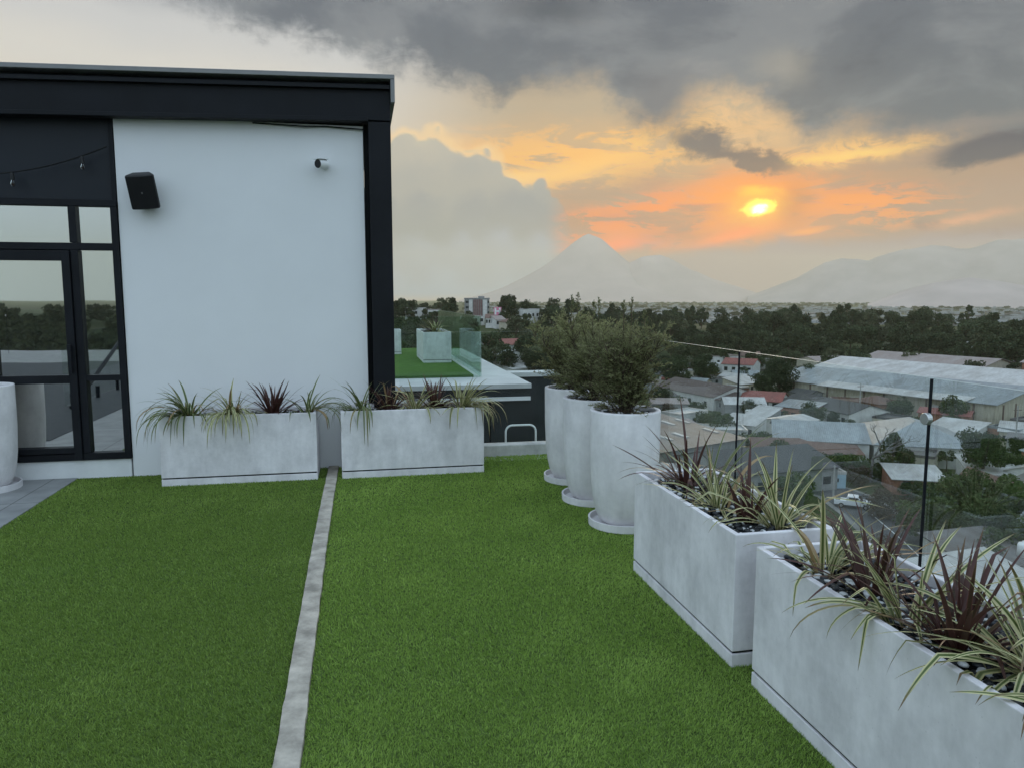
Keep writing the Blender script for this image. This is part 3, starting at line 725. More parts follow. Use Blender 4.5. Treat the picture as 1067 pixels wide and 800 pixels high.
# ---------------------------------------------------------------- the pavilion with the white wall
pav = empty('rooftop_pavilion', (0, 7.12, 0), 0, 'white walled rooftop pavilion with black steel frame and dark windows', 'building')
def pb(name, bx, m, bevel=0.0, parent=pav):
    q = MB()
    for b in bx:
        b = list(b); b[2] -= 7.12; b[3] -= 7.12; q.box(*b)
    if name in ('beam', 'roof', 'roof_edge'): q.v = [(x, y, z - 0.02 - 0.026 * (0.3 - x)) for x, y, z in q.v]
    return q.build(name, m, parent, bevel=bevel)
pb('wall', [(-2.045, 0.058, 7.12, 7.30, 0.0, 3.155)], M_wall, 0.004)
pb('side_wall', [(0.10, 0.27, 7.50, 11.5, 0.0, 3.2), (-9, 0.10, 11.3, 11.5, 0, 3.2), (-9.0, -8.9, 7.2, 11.3, 0, 3.2)], M_panel)
pb('plinth', [(-9.0, -2.06, 7.125, 7.3, 0.0, 0.165)], M_plinth, 0.004)
pb('beam', [(-9.0, 0.305, 7.03, 7.10, 3.20, 3.515), (-9.0, 0.305, 6.985, 7.03, 3.48, 3.515), (-9.0, 0.10, 6.985, 7.03, 3.20, 3.235), (-9.0, 0.06, 7.2, 7.30, 3.23, 3.28)], M_black, 0.003)
pb('column', [(0.105, 0.305, 7.03, 7.05, 0.0, 3.197), (0.105, 0.305, 7.26, 7.28, 0.0, 3.197), (0.195, 0.215, 7.05, 7.26, 0.0, 3.197)], M_black, 0.002)
pb('column_recess', [(0.064, 0.10, 7.20, 7.5, 0.0, 3.19)], M_black)
pb('roof', [(-9.0, 0.30, 7.10, 11.6, 3.52, 3.56)], M_panel)
pb('roof_edge', [(-9.0, 0.345, 6.96, 11.6, 3.562, 3.60), (0.309, 0.345, 6.96, 11.6, 3.36, 3.559)], M_edge, 0.003)
pb('upper_panel', [(-9.0, -2.09, 7.15, 7.20, 2.43, 3.16)], M_panel)
pb('panel_trim', [(-9.0, -2.052, 7.10, 7.148, 2.385, 2.44), (-2.09, -2.052, 7.12, 7.2, 2.44, 3.155)], M_black, 0.002)
# glazed bay: frame, transom, mullion; a door leaf to its left
wf = pb('window', [(-2.105, -2.052, 7.10, 7.19, 0.17, 2.383), (-2.44, -2.38, 7.10, 7.19, 2.075, 2.383), (-2.44, -2.38, 7.10, 7.19, 0.235, 2.01),
                   (-3.05, -2.105, 7.102, 7.188, 0.17, 0.232), (-9.0, -2.105, 7.102, 7.188, 2.012, 2.072), (-2.38, -2.105, 7.104, 7.186, 0.875, 0.925)], M_black, 0.003)
pb('pane', [(-2.38, -2.105, 7.15, 7.155, 0.232, 2.012), (-9.0, -2.38, 7.15, 7.155, 2.07, 2.383), (-2.38, -2.105, 7.15, 7.155, 2.07, 2.383)], M_win, 0, wf)
dr = pb('door', [(-2.51, -2.445, 7.08, 7.17, 0.175, 2.005), (-3.07, -2.51, 7.082, 7.168, 1.92, 2.005), (-3.07, -2.51, 7.082, 7.168, 0.86, 0.93),
                 (-3.07, -2.51, 7.082, 7.168, 0.24, 0.29), (-3.16, -3.07, 7.08, 7.17, 0.24, 2.005)], M_black, 0.003)
pb('pane', [(-3.07, -2.51, 7.13, 7.135, 0.29, 1.92)], M_win, 0, dr)
pb('handle', [(-2.495, -2.465, 7.03, 7.05, 0.95, 1.20), (-2.49, -2.47, 7.05, 7.08, 0.97, 0.99), (-2.49, -2.47, 7.05, 7.08, 1.16, 1.18)], M_black, 0.002, dr)
wf2 = pb('window', [(-9.0, -3.165, 7.10, 7.19, 0.17, 0.24), (-4.2, -4.14, 7.10, 7.19, 0.24, 2.01)], M_black, 0.002)
pb('pane', [(-9.0, -3.165, 7.15, 7.155, 0.24, 2.012)], M_win, 0, wf2)
cb = MB().tube([(-0.9, -0.012, 3.14), (-0.45, -0.035, 3.125), (-0.28, -0.02, 3.135), (0.07, -0.03, 3.12)], 0.006, 6)
cb.build('cable', M_black, pav)

# wall speaker
spk = empty('wall_speaker', (-1.83, 7.12, 2.55), 0, 'black box loudspeaker mounted on the white wall beside the window', 'speaker')
Ms = Matrix.Translation((0.02, -0.02, 0)) @ Matrix.Rotation(math.radians(6), 4, 'Z') @ Matrix.Rotation(math.radians(20), 4, 'X') @ Matrix.Rotation(math.radians(-6), 4, 'Y') @ Matrix.Diagonal((1.14, 1.0, 1.12, 1))
q = MB(); prof = []
for i in range(9):
    a = -1 + 2 * i / 8; prof.append((a * 0.098, -0.175 - 0.022 * (1 - a * a)))
prof += [(0.098, -0.14), (0.062, -0.035), (-0.062, -0.035), (-0.098, -0.14)]
nv = len(prof)
vs = [Ms @ Vector((x, y, z)) for z in (-0.128, 0.128) for x, y in prof]
q.add(vs, [list(range(nv))[::-1], list(range(nv, 2 * nv))] + [[i, (i + 1) % nv, nv + (i + 1) % nv, nv + i] for i in range(nv)])
q.build('body', M_blackpl, spk, bevel=0.014, seg=4)
q = MB()
g = [(a * 0.091, -0.179 - 0.022 * (1 - a * a)) for a in [(-1 + 2 * i / 8) for i in range(9)]]
q.add([Ms @ Vector((x, y, z)) for z in (-0.120, 0.120) for x, y in g], [[i, i + 1, 9 + i + 1, 9 + i] for i in range(8)])
q.build('grille', M_grille, spk)
MB().box(-0.005, 0.005, -0.2035, -0.2015, -0.007, 0.007, 0, Ms).build('badge', mat('dull_badge', (.12, .12, .12), .5), spk)
MB().box(-0.03, 0.03, -0.06, 0.0, -0.05, 0.05).build('bracket', M_blackpl, spk, bevel=0.003)

# bullet camera
cc = empty('security_camera', (-0.285, 7.12, 2.795), 0, 'small white bullet security camera high on the white wall', 'camera')
MB().lathe([(0, 0), (0.040, 0), (0.040, 0.018), (0.030, 0.026), (0, 0.026)], 24).build('mount', M_whitep, cc, smooth=False)
cc.children[0].rotation_euler = (math.radians(90), 0, 0)
MB().tube([(0, -0.024, 0), (-0.01, -0.055, 0.004), (-0.02, -0.075, 0.0)], 0.013, 10).build('arm', M_whitep, cc, smooth=True)
d = Vector((-0.66, -0.72, -0.10)).normalized(); c0 = Vector((0.01, -0.07, 0.0))
bo = MB().tube([c0, c0 + d * 0.004, c0 + d * 0.095, c0 + d * 0.1], [0.034, 0.040, 0.040, 0.039], 20).build('body', M_whitep, cc)
c1 = c0 + d * 0.1005
le = MB().tube([c1, c1 + d * 0.004], [0.038, 0.036], 20).build('lens', M_blackpl, cc)
MB().box(-0.043, 0.043, -0.004, 0.115, 0.039, 0.044, 0, Matrix.Translation(c0) @ d.to_track_quat('Y', 'Z').to_matrix().to_4x4()).build('sunshield', M_whitep, cc, bevel=0.002)

# string lights in front of the dark panel
sl = empty('string_lights', (-2.09, 7.06, 2.88), 0, 'black cord of hanging light bulbs sagging across the dark panel', 'string lights')
pts = []
A, B = Vector((-2.075, 7.06, 2.885)), Vector((-3.9, 7.06, 2.72))
for i in range(41):
    t_ = i / 40; p = A.lerp(B, t_); p.z -= 0.42 * 4 * t_ * (1 - t_) * 0.42 + 0.0; pts.append(p)
MB().tube([p - A for p in pts], 0.006, 6).build('cord', M_blackpl, sl)
for i, t_ in ((0, 0.107), (1, 0.405), (2, 0.72)):
    p = A.lerp(B, t_); p.z -= 0.42 * 4 * t_ * (1 - t_) * 0.42
    sk = MB().lathe([(0, 0), (0.011, -0.004), (0.015, -0.02), (0.017, -0.062), (0.0, -0.062)], 14, tuple(p - A)).build('socket', M_blackpl, sl)
    MB().lathe([(0.011, -0.0625), (0.012, -0.07), (0.018, -0.088), (0.019, -0.098), (0.012, -0.114), (0, -0.118)], 14, tuple(p - A)).build('bulb', M_bulb, sk, smooth=True)

# ---------------------------------------------------------------- planters, pots, pebbles
def planter(x0, x1, y0, y1, label, h=0.6, group='rectangular concrete planters', jitter=0.0, mat_=None):
    mat_ = mat_ or M_conc
    cx, cy = (x0 + x1) / 2, (y0 + y1) / 2; a, b = (x1 - x0) / 2, (y1 - y0) / 2
    t = empty('trough_planter', (cx, cy, 0.0), jitter, label, 'planter', group)
    w = 0.026
    MB().box(-a, a, -b, b, 0.002, 0.064).build('base', mat_, t, bevel=0.003)
    MB().box(-a + .010, a - .010, -b + .010, b - .010, 0.0645, 0.0755).build('shadow_gap', M_blackpl, t)
    q = MB()
    O = [(-a, -b), (a, -b), (a, b), (-a, b)]; I = [(-a + w, -b + w), (a - w, -b + w), (a - w, b - w), (-a + w, b - w)]
    vs = [(x, y, 0.076) for x, y in O] + [(x, y, h) for x, y in O] + [(x, y, h) for x, y in I] + [(x, y, h - 0.12) for x, y in I]
    f = [[3, 2, 1, 0]]
    for i in range(4):
        j = (i + 1) % 4; f += [[i, j, 4 + j, 4 + i], [4 + i, 4 + j, 8 + j, 8 + i], [8 + i, 8 + j, 12 + j, 12 + i]]
    q.add(vs, f); q.build('body', mat_, t, bevel=0.0045, seg=3)
    s = MB(); nx, ny = 16, 16
    vs = [(-a + w + .001 + (2 * (a - w) - .002) * i / nx, -b + w + .001 + (2 * (b - w) - .002) * j / ny, h - 0.055 + 0.010 * mnoise.noise(Vector((cx * 3 + i * .7, cy * 3 + j * .7, 0)))) for i in range(nx + 1) for j in range(ny + 1)]
    s.add(vs, [[i * (ny + 1) + j, (i + 1) * (ny + 1) + j, (i + 1) * (ny + 1) + j + 1, i * (ny + 1) + j + 1] for i in range(nx) for j in range(ny)])
    s.build('soil', M_soil, t, smooth=True)
    return t
_ico = None
def pebbles(name, label, inside, n, z, seed, size=(0.009, 0.02), white=0.27):
    """inside() gives a random plan point"""
    global _ico
    if _ico is None:
        bm = bmesh.new(); bmesh.ops.create_icosphere(bm, subdivisions=2, radius=1); bm.verts.ensure_lookup_table()
        _ico = (np.array([v.co[:] for v in bm.verts]), np.array([[v.index for v in f.verts] for f in bm.faces])); bm.free()
    g = np.random.default_rng(seed); rr = random.Random(seed); VV, FF, MI = [], [], []
    for k in range(n):
        x, y = inside(rr); s = g.uniform(*size) * np.array([1, g.uniform(.6, 1), g.uniform(.45, .75)])
        a = g.uniform(0, 6.28); Rz = np.array([[np.cos(a), -np.sin(a), 0], [np.sin(a), np.cos(a), 0], [0, 0, 1]])
        tl = g.normal(0, .25, 2); Rx = np.array([[1, 0, 0], [0, np.cos(tl[0]), -np.sin(tl[0])], [0, np.sin(tl[0]), np.cos(tl[0])]])
        v = (_ico[0] * (1 + 0.12 * np.sin(_ico[0] @ g.normal(0, 2, 3) + g.uniform(0, 6))[:, None]) * s) @ (Rz @ Rx).T + np.array([x, y, z + g.uniform(0, 0.016)])
        FF.append(_ico[1] + len(VV) * len(v)); VV.append(v); MI.append(np.full(len(_ico[1]), 1 if g.random() < white else 0))
    o = npmesh(name, np.concatenate(VV), np.concatenate(FF), [M_pebB, M_pebW], mi=np.concatenate(MI), smooth=True)
    return tag(o, label, 'pebbles', kind='stuff')
PL = [(-1.695, -0.405, 6.65, 7.095, 'long grey concrete planter against the white wall, left of the floor strip', 0.605, 0.0),
      (-0.195, 1.085, 6.63, 7.09, 'long grey concrete planter in front of the black column', 0.61, 0.006),
      (1.545, 2.02, 2.81, 4.0, 'grey concrete planter between the round pots and the nearest planter', 0.60, 0.0),
      (1.555, 2.04, 1.30, 2.66, 'nearest grey concrete planter, full of black and white pebbles', 0.60, 0.0)]
for i, (x0, x1, y0, y1, lab, h, j) in enumerate(PL):
    planter(x0, x1, y0, y1, lab, h, jitter=j)
    n = (500, 500, 900, 1500)[i]
    pebbles('pebbles', ['dark pebbles in the planter against the white wall', 'dark pebbles in the planter before the black column', 'dark and white pebbles in the middle right planter', 'black and white pebbles covering the nearest planter'][i],
            lambda rr: (rr.uniform(x0 + .04, x1 - .04), rr.uniform(y0 + .04, y1 - .04)), n, h - 0.050, 20 + i)

def pot(x, y, label, dlabel, seed, group='round concrete pots', R0=0.25, H=0.83):
    s = empty('pot_saucer', (x, y, 0), 0, dlabel, 'saucer', 'round concrete saucers')
    MB().lathe([(0, 0.003), (R0 * 0.93, 0.003), (R0 * 0.99, 0.010), (R0 * 1.0, 0.062), (R0 * 0.95, 0.062), (R0 * 0.93, 0.024), (0, 0.024)], 64).build('dish', M_concB, s, smooth=False)
    t = empty('round_pot', (x, y, 0.025), seed, label, 'pot', group)
    Z = H - 0.025
    prof = [(0, 0.0), (0.128, 0.0), (0.152, 0.010), (0.176, 0.036), (0.199, 0.085), (0.217, 0.16), (0.233, 0.29), (0.243, 0.5), (0.2455, Z - 0.01), (0.243, Z), (0.214, Z), (0.211, Z - 0.008), (0.208, Z - 0.09)]
    prof = [(r * R0 / 0.25, z) for r, z in prof]
    MB().lathe(prof, 72).build('body', M_concB, t, smooth=True)
    MB().lathe([(0, Z - 0.045), (0.209 * R0 / .25, Z - 0.045)], 40).build('soil', M_soil, t)
    def inside(rr):
        a, q = rr.uniform(0, 6.28), 0.195 * math.sqrt(rr.random()); return x + q * math.cos(a), y + q * math.sin(a)
    return inside, Z + 0.025
POTS = [(1.80, 4.87, 'nearest of the three tall round pots along the railing', 'saucer under the nearest tall round pot'),
        (1.785, 5.53, 'middle one of the three tall round pots along the railing', 'saucer under the middle tall round pot'),
        (1.805, 6.20, 'farthest of the three tall round pots, nearest the white kerb', 'saucer under the farthest tall round pot'),
        (-3.105, 6.84, 'tall round pot standing alone before the dark door', 'saucer under the lone pot before the dark door')]
for i, (x, y, lab, dl) in enumerate(POTS):
    ins, Z = pot(x, y, lab, dl, i * 1.1, H=0.83 if i < 3 else 0.885)
    if i < 3: pebbles('pebbles', ['dark pebbles round the shrub in the nearest round pot', 'dark pebbles round the shrub in the middle round pot', 'dark pebbles round the shrub in the farthest round pot'][i], ins, 330, Z - 0.04, 60 + i)

# ---------------------------------------------------------------- strap-leaved plants
def tuft(name, loc, n, L, kind, seed, label, group, droop=1.0, spread=1.0, width=0.013, extra=(), bias=None, hang=None):
    """a clump of sword leaves; extra = [(azimuth deg, tilt deg, length, droop deg)] leaves the photo singles out"""
    g = random.Random(seed); VV, FF, UV, TN = [], [], [], []
    mats = {'cream': M_cream, 'green': M_green, 'dark': M_dark}[kind]
    specs = []
    for k in range(n):
        t_ = (k + 0.5) / n
        az = g.uniform(0, 360) if bias is None or g.random() < 0.45 else g.gauss(bias, 45)
        tilt = (6 + 58 * t_ ** 1.1) * spread + g.gauss(0, 6)
        specs.append((az, tilt, L * g.uniform(0.62, 1.08) * (0.85 + 0.25 * math.sin(math.pi * t_)), droop * g.uniform(18, 75) * (0.55 + 0.75 * t_), width * g.uniform(0.65, 1.15)))
    for e in extra: specs.append((*e, width * 1.1))
    if hang:
        for k in range(hang[1]): specs.append((hang[0] + g.gauss(0, 22), g.uniform(28, 55), g.uniform(.42, .66), g.uniform(125, 165), width * g.uniform(.8, 1.1)))
    rect = next((q for q in PL if q[0] < loc[0] < q[1] and q[2] < loc[1] < q[3]), None)
    for az, tilt, ln, dr, wd in specs:
        a = math.radians(az); tw = g.gauss(0, 0.35); N = 12
        p = Vector((g.gauss(0, 0.016), g.gauss(0, 0.016), -0.035)) + Vector((math.cos(a), math.sin(a), 0)) * 0.012
        tone = g.random(); k0 = len(VV); kink = g.random() < 0.22; kk = g.uniform(0.45, 0.8)
        sidea = a + math.pi / 2
        for i in range(N + 1):
            s = i / N
            ang = math.radians(tilt + dr * s ** 1.5 + (45 if kink and s > kk else 0))
            ang = min(ang, math.radians(172))
            d = Vector((math.cos(a) * math.sin(ang), math.sin(a) * math.sin(ang), math.cos(ang)))
            if i: p = p + d * (ln / N)
            if rect:
                X, Y_, m_ = p.x + loc[0], p.y + loc[1], 0.018
                if rect[0] - m_ < X < rect[1] + m_ and rect[2] - m_ < Y_ < rect[3] + m_:
                    near = X < rect[0] + .04 or X > rect[1] - .04 or Y_ < rect[2] + .04 or Y_ > rect[3] - .04
                    if i > 1: p.z = max(p.z, (rect[5] + 0.010 if near else rect[5] - 0.03) - loc[2])
            w = wd * (min(1.0, 0.55 + 2.2 * s) * (1 - s ** 3.2) ** 0.9 + 0.02)
            side = Vector((math.cos(sidea), math.sin(sidea), 0)); nrm = d.cross(side)
            th_ = tw * s; sd = side * math.cos(th_) + nrm * math.sin(th_); nn = nrm * math.cos(th_) - side * math.sin(th_)
            fold = 0.35 * (1 - s * 0.7)
            VV += [p - sd * w * 0.9 , p + nn * (w * fold), p + sd * w * 0.9]
            UV += [(0, s), (0.5, s), (1, s)]; TN += [tone] * 3
        for i in range(N):
            b = k0 + 3 * i
            FF += [(b, b + 1, b + 4, b + 3), (b + 1, b + 2, b + 5, b + 4)]
    V3 = np.array([v[:] for v in VV])
    o = npmesh(name, V3, np.array(FF), mats, uv=np.array(UV), col=np.array(TN), smooth=True)
    o.location = loc
    return tag(o, label, 'plant', group)
GP = 'strap-leaved plants in the planters'
Zp = 0.565
# the planter against the wall
tuft('flax_plant', (-1.47, 6.80, Zp), 66, 0.46, 'green', 1, 'drooping green striped plant at the left end of the wall planter', GP, 2.1, 1.25, 0.011, [(200, 30, .6, 150), (240, 35, .55, 150), (170, 20, .6, 95), (265, 40, .5, 150)], bias=230, hang=(235, 12))
tuft('flax_plant', (-1.12, 6.80, Zp), 58, 0.44, 'cream', 2, 'pale striped plant with leaves hanging over the wall planter front', GP, 2.0, 1.15, 0.011, [(265, 35, .55, 150), (275, 30, .6, 150), (90, 4, .46, 15), (250, 40, .5, 150)], bias=265, hang=(268, 11))
tuft('flax_plant', (-0.78, 6.84, Zp), 55, 0.40, 'dark', 3, 'dark burgundy spiky plant standing against the white wall', GP, 0.7, 0.95, 0.012, [(200, 30, .42, 40), (330, 50, .4, 90)])
tuft('flax_plant', (-0.48, 6.80, Zp), 29, 0.36, 'green', 4, 'sparse green plant leaning out of the right end of the wall planter', GP, 1.9, 1.3, 0.010, [(350, 40, .5, 130), (340, 55, .45, 130), (40, 12, .42, 25)], bias=340, hang=(345, 7))
# the planter before the column
tuft('flax_plant', (0.00, 6.82, Zp), 37, 0.40, 'green', 5, 'thin green plant at the left end of the planter before the column', GP, 1.8, 1.3, 0.010, [(190, 50, .5, 100), (260, 45, .45, 140), (180, 20, .48, 40)], bias=200, hang=(255, 5))
tuft('flax_plant', (0.24, 6.86, Zp), 43, 0.38, 'dark', 6, 'dark burgundy plant in front of the black column', GP, 0.8, 1.0, 0.011)
tuft('flax_plant', (0.47, 6.82, Zp), 40, 0.40, 'cream', 7, 'pale striped plant between two burgundy plants before the column', GP, 1.5, 1.05, 0.012)
tuft('flax_plant', (0.66, 6.86, Zp), 49, 0.40, 'dark', 8, 'burgundy plant second from the kerb end of its planter', GP, 0.9, 0.95, 0.012, [(100, 12, .46, 20)])
tuft('flax_plant', (0.90, 6.82, Zp), 66, 0.44, 'cream', 9, 'large pale striped plant spilling over the kerb end of its planter', GP, 1.9, 1.2, 0.012, [(340, 45, .55, 150), (300, 40, .52, 150), (10, 50, .5, 110), (320, 50, .5, 150)], bias=330, hang=(325, 10))
# the middle right planter
tuft('flax_plant', (1.76, 3.74, Zp), 41, 0.43, 'dark', 10, 'dark burgundy plant at the far end of the middle right planter', GP, 0.8, 1.05, 0.0085, [(185, 40, .46, 70), (200, 48, .5, 60), (170, 25, .46, 20), (90, 10, .55, 15)])
tuft('flax_plant', (1.82, 3.60, Zp), 16, 0.48, 'green', 11, 'olive plant tangled behind the burgundy one by the round pots', GP, 0.9, 1.0, 0.0085)
tuft('flax_plant', (1.74, 3.34, Zp), 28, 0.39, 'cream', 12, 'pale striped plant in the middle of the middle right planter', GP, 1.5, 1.15, 0.0105, [(20, 14, .50, 95)])
tuft('flax_plant', (1.75, 3.09, Zp), 12, 0.33, 'dark', 13, 'thin dark plant between the two pale ones in the middle right planter', GP, 0.5, 0.5, 0.010, [(60, 8, .42, 12), (150, 16, .40, 10)])
tuft('flax_plant', (1.85, 2.99, Zp), 40, 0.45, 'cream', 14, 'large pale striped plant at the near end of the middle right planter', GP, 1.4, 1.15, 0.012, [(350, 45, .5, 40), (10, 30, .48, 30), (60, 12, .42, 8)])
# the nearest planter
tuft('flax_plant', (1.72, 2.45, Zp), 25, 0.45, 'cream', 15, 'pale striped plant at the far corner of the nearest planter', GP, 1.4, 1.05, 0.0105, [(120, 30, .46, 40)])
tuft('flax_plant', (1.76, 2.22, Zp), 41, 0.43, 'dark', 16, 'burgundy plant behind the tall pale leaf in the nearest planter', GP, 0.8, 1.0, 0.009, [(200, 40, .42, 30), (160, 20, .46, 20)])
tuft('flax_plant', (1.70, 1.98, Zp), 31, 0.39, 'cream', 17, 'pale striped plant with one tall upright leaf in the nearest planter', GP, 1.5, 1.15, 0.0105, [(130, 9, .46, -6), (180, 45, .38, 60), (340, 30, .46, 25)])
tuft('flax_plant', (1.72, 1.80, Zp), 46, 0.41, 'dark', 118, 'large burgundy plant in the middle of the nearest planter', GP, 0.8, 1.0, 0.0095, [(165, 45, .46, 15), (350, 42, .44, 20), (340, 38, .46, 20), (20, 30, .44, 10), (170, 38, .5, 8)])
tuft('flax_plant', (1.84, 1.63, Zp), 34, 0.50, 'cream', 19, 'striped plant arching over the pebbles at the near end of the planter', GP, 1.4, 1.3, 0.0125, [(180, 62, .46, 50), (190, 70, .4, 40), (150, 55, .5, 60), (120, 40, .5, 70)], bias=160)
tuft('flax_plant', (1.80, 1.40, Zp), 22, 0.43, 'cream', 20, 'striped plant lowest in view at the near end of the nearest planter', GP, 1.1, 1.3, 0.012, [(160, 66, .36, 30)])

# ---------------------------------------------------------------- needle shrubs in the pots
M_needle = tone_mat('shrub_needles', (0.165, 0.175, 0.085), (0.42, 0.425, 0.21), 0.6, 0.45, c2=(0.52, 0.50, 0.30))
def shrub(loc, H, Rr, seed, label, spires=0, n_st=7):
    g = random.Random(seed); t = empty('needle_shrub', loc, 0, label, 'shrub', 'needle shrubs in the round pots')
    st = MB(); VV, FF, TN = [], [], []
    def needles(p0, p1, cnt, nl, tone):
        ax = (p1 - p0); L = ax.length; ax.normalize(); o = ax.orthogonal().normalized(); b = ax.cross(o)
        for k in range(cnt):
            s = g.random() ** 0.8; p = p0 + (p1 - p0) * s; q = g.uniform(0, 6.28)
            out = o * math.cos(q) + b * math.sin(q); d = (out * g.uniform(.5, 1.0) + ax * g.uniform(.6, 1.2)).normalized()
            l = nl * g.uniform(.6, 1.15) * (1 - 0.35 * s); w = 0.0026; sd = d.cross(Vector((g.gauss(0, 1), g.gauss(0, 1), g.gauss(0, 1)))).normalized() * w
            k0 = len(VV); VV.extend([p - sd, p + sd, p + d * l * .6 + sd * 1.1, p + d * l]); FF.append((k0, k0 + 1, k0 + 2, k0 + 3))
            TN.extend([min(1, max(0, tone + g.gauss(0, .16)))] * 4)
    for i in range(n_st):
        a = 2 * math.pi * i / n_st + g.uniform(-.4, .4); out = g.uniform(0.25, 1.0)
        top = Vector((math.cos(a) * Rr * out * .8, math.sin(a) * Rr * out * .8, H * g.uniform(.72, .95) * (1 - 0.25 * out)))
        pts = [Vector((math.cos(a) * .05, math.sin(a) * .05, -0.05))]
        for k in range(1, 7):
            s = k / 6; pts.append(Vector((top.x * s ** 1.3, top.y * s ** 1.3, top.z * s)) + Vector((g.gauss(0, .012), g.gauss(0, .012), 0)))
        st.tube(pts, [0.0075, .007, .006, .005, .004, .003, .002], 6)
        for k in range(50):
            s = g.uniform(0.03, 1.0); j = min(5, int(s * 6)); f = s * 6 - j; base = pts[j].lerp(pts[j + 1], f)
            aa = g.uniform(0, 6.28); up = g.uniform(0.1, 1.5); d = Vector((math.cos(aa), math.sin(aa), up)).normalized()
            ln = g.uniform(.12, .30) * (1.3 - 0.5 * s); e = base + d * ln
            rr_ = math.hypot(e.x, e.y); lim = Rr * (0.62 + 0.46 * math.sin(math.pi * min(1, max(0, (e.z / H + .12) / 1.14)) ** 0.85)) * g.uniform(.82, 1.2)
            if rr_ > lim: e.x *= lim / rr_; e.y *= lim / rr_
            if e.z < 0.06: e.z = 0.06 + g.random() * .06
            mid = base.lerp(e, .5) + Vector((0, 0, 0.015))
            st.tube([base, mid, e], [.003, .0025, .0012], 4, caps=False)
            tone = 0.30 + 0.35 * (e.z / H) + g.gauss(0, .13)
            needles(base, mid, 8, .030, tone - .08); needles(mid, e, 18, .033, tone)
            for m_ in range(2):
                d2 = (d + Vector((g.gauss(0, .6), g.gauss(0, .6), g.gauss(.3, .3)))).normalized(); e2 = mid + d2 * g.uniform(.05, .11)
                st.tube([mid, e2], [.002, .001], 3, caps=False); needles(mid, e2, 15, .030, tone)
    for k in range(spires):
        a = g.uniform(0, 6.28); x, y = (-0.03 + 0.07 * k) * 1.0, -0.02 + .05 * (k % 2)
        h0, h1 = H * .72, H * (1.10 + (.03 if k % 2 else .0))
        if k >= 2: x, y, h1 = g.uniform(-.25, .2), g.uniform(-.15, .15), H * g.uniform(.98, 1.06)
        p0, p1 = Vector((x, y, h0)), Vector((x + g.gauss(0, .01), y, h1))
        st.tube([p0, p1], [.004, .002], 5)
        needles(p0, p1, 34, .03, .12)
        for q in range(9):
            b = p0.lerp(p1, .55 + .05 * q); aa = g.uniform(0, 6.28); e = b + Vector((math.cos(aa), math.sin(aa), 1.2)).normalized() * .035 * (1.4 - .1 * q); needles(b, e, 10, .024, .15)
        needles(p0.lerp(p1, .9), p1 + Vector((0, 0, .02)), 26, .024, .15)
    st.build('stem', M_bark, t, smooth=True)
    npmesh('foliage', np.array([v[:] for v in VV]), np.array(FF), M_needle, col=np.array(TN), parent=t)
    return t
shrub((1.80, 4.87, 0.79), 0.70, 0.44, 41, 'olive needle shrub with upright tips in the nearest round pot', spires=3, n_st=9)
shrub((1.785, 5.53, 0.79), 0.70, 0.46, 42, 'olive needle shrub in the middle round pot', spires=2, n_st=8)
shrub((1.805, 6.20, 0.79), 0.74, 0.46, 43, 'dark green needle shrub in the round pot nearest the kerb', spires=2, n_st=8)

# ---------------------------------------------------------------- the other wing of the building, across the gap
M_facade = mat('dark_facade', (0.022, 0.025, 0.027), 0.38, 0.5, var=0.25, scale=1.5)
M_roofw = mat('white_roof_screed', (0.56, 0.57, 0.56), 0.8, 0.2, var=0.14, scale=0.8)
wing = empty('terrace_wing', (0, 14, 0), 0, 'dark fronted wing of the building with a white terrace edge', 'building')
pb2 = lambda name, bx, m, parent=wing, bevel=0.0: (lambda q: ([q.box(b[0], b[1], b[2] - 14, b[3] - 14, b[4], b[5]) for b in bx], q.build(name, m, parent, bevel=bevel))[1])(MB())
pb2('facade', [(-12, 3.20, 14.0, 24.2, -28.2, -0.14), (3.203, 4.45, 16.6, 17.0, -28.2, -0.20)], M_facade)
pb2('terrace_floor', [(-12, 3.23, 13.97, 24.23, -0.138, -0.05), (3.232, 4.49, 16.56, 17.04, -0.198, -0.10)], M_roofw)
pb2('facade_band', [(-12, 3.21, 13.95, 13.998, -0.37, -0.30)], M_whitep)
pb2('facade_joint', [(x, x + 0.03, 13.985, 13.999, -6, -0.40) for x in (-1.2, 0.0, 1.2, 2.4)], M_black)
tw = MB().box(-6, 2.30, 15.36, 24, -0.048, 0.0)
tag(tw.build('artificial_turf', mat('far_turf', (0.085, 0.155, 0.035), 0.9, 0.1, var=0.25, scale=4, bump=.6, bscale=40)), 'strip of green artificial turf on the far wing terrace', 'turf', kind='stuff')
railing('glass_railing', 'greenish glass railing around the far wing terrace', [((-2.0, 15.25), (0.2, 15.25)), ((0.2, 15.25), (2.42, 15.25)), ((2.45, 15.28), (2.45, 17.4)), ((2.45, 17.4), (2.45, 19.6)), ((2.45, 19.6), (2.45, 21.8)), ((2.45, 21.8), (2.45, 24.0))], 1.22, [], M_glassG, base=-0.045)
GW = 'concrete planters on the far wing'
planter(1.50, 2.20, 18.4, 20.6, 'concrete planter with a plant tuft on the far wing terrace', 0.76, GW)
planter(0.1, 1.12, 21.4, 22.1, 'low concrete planter at the back of the far wing terrace', 0.70, GW)
tuft('flax_plant', (1.85, 18.8, 0.72), 49, 0.55, 'cream', 30, 'pale tuft of leaves in the planter on the far wing', GP, 1.0, 1.1, 0.02)
tuft('flax_plant', (1.85, 19.7, 0.72), 49, 0.50, 'dark', 31, 'dark tuft of leaves in the planter on the far wing', GP, 0.8, 1.1, 0.02)

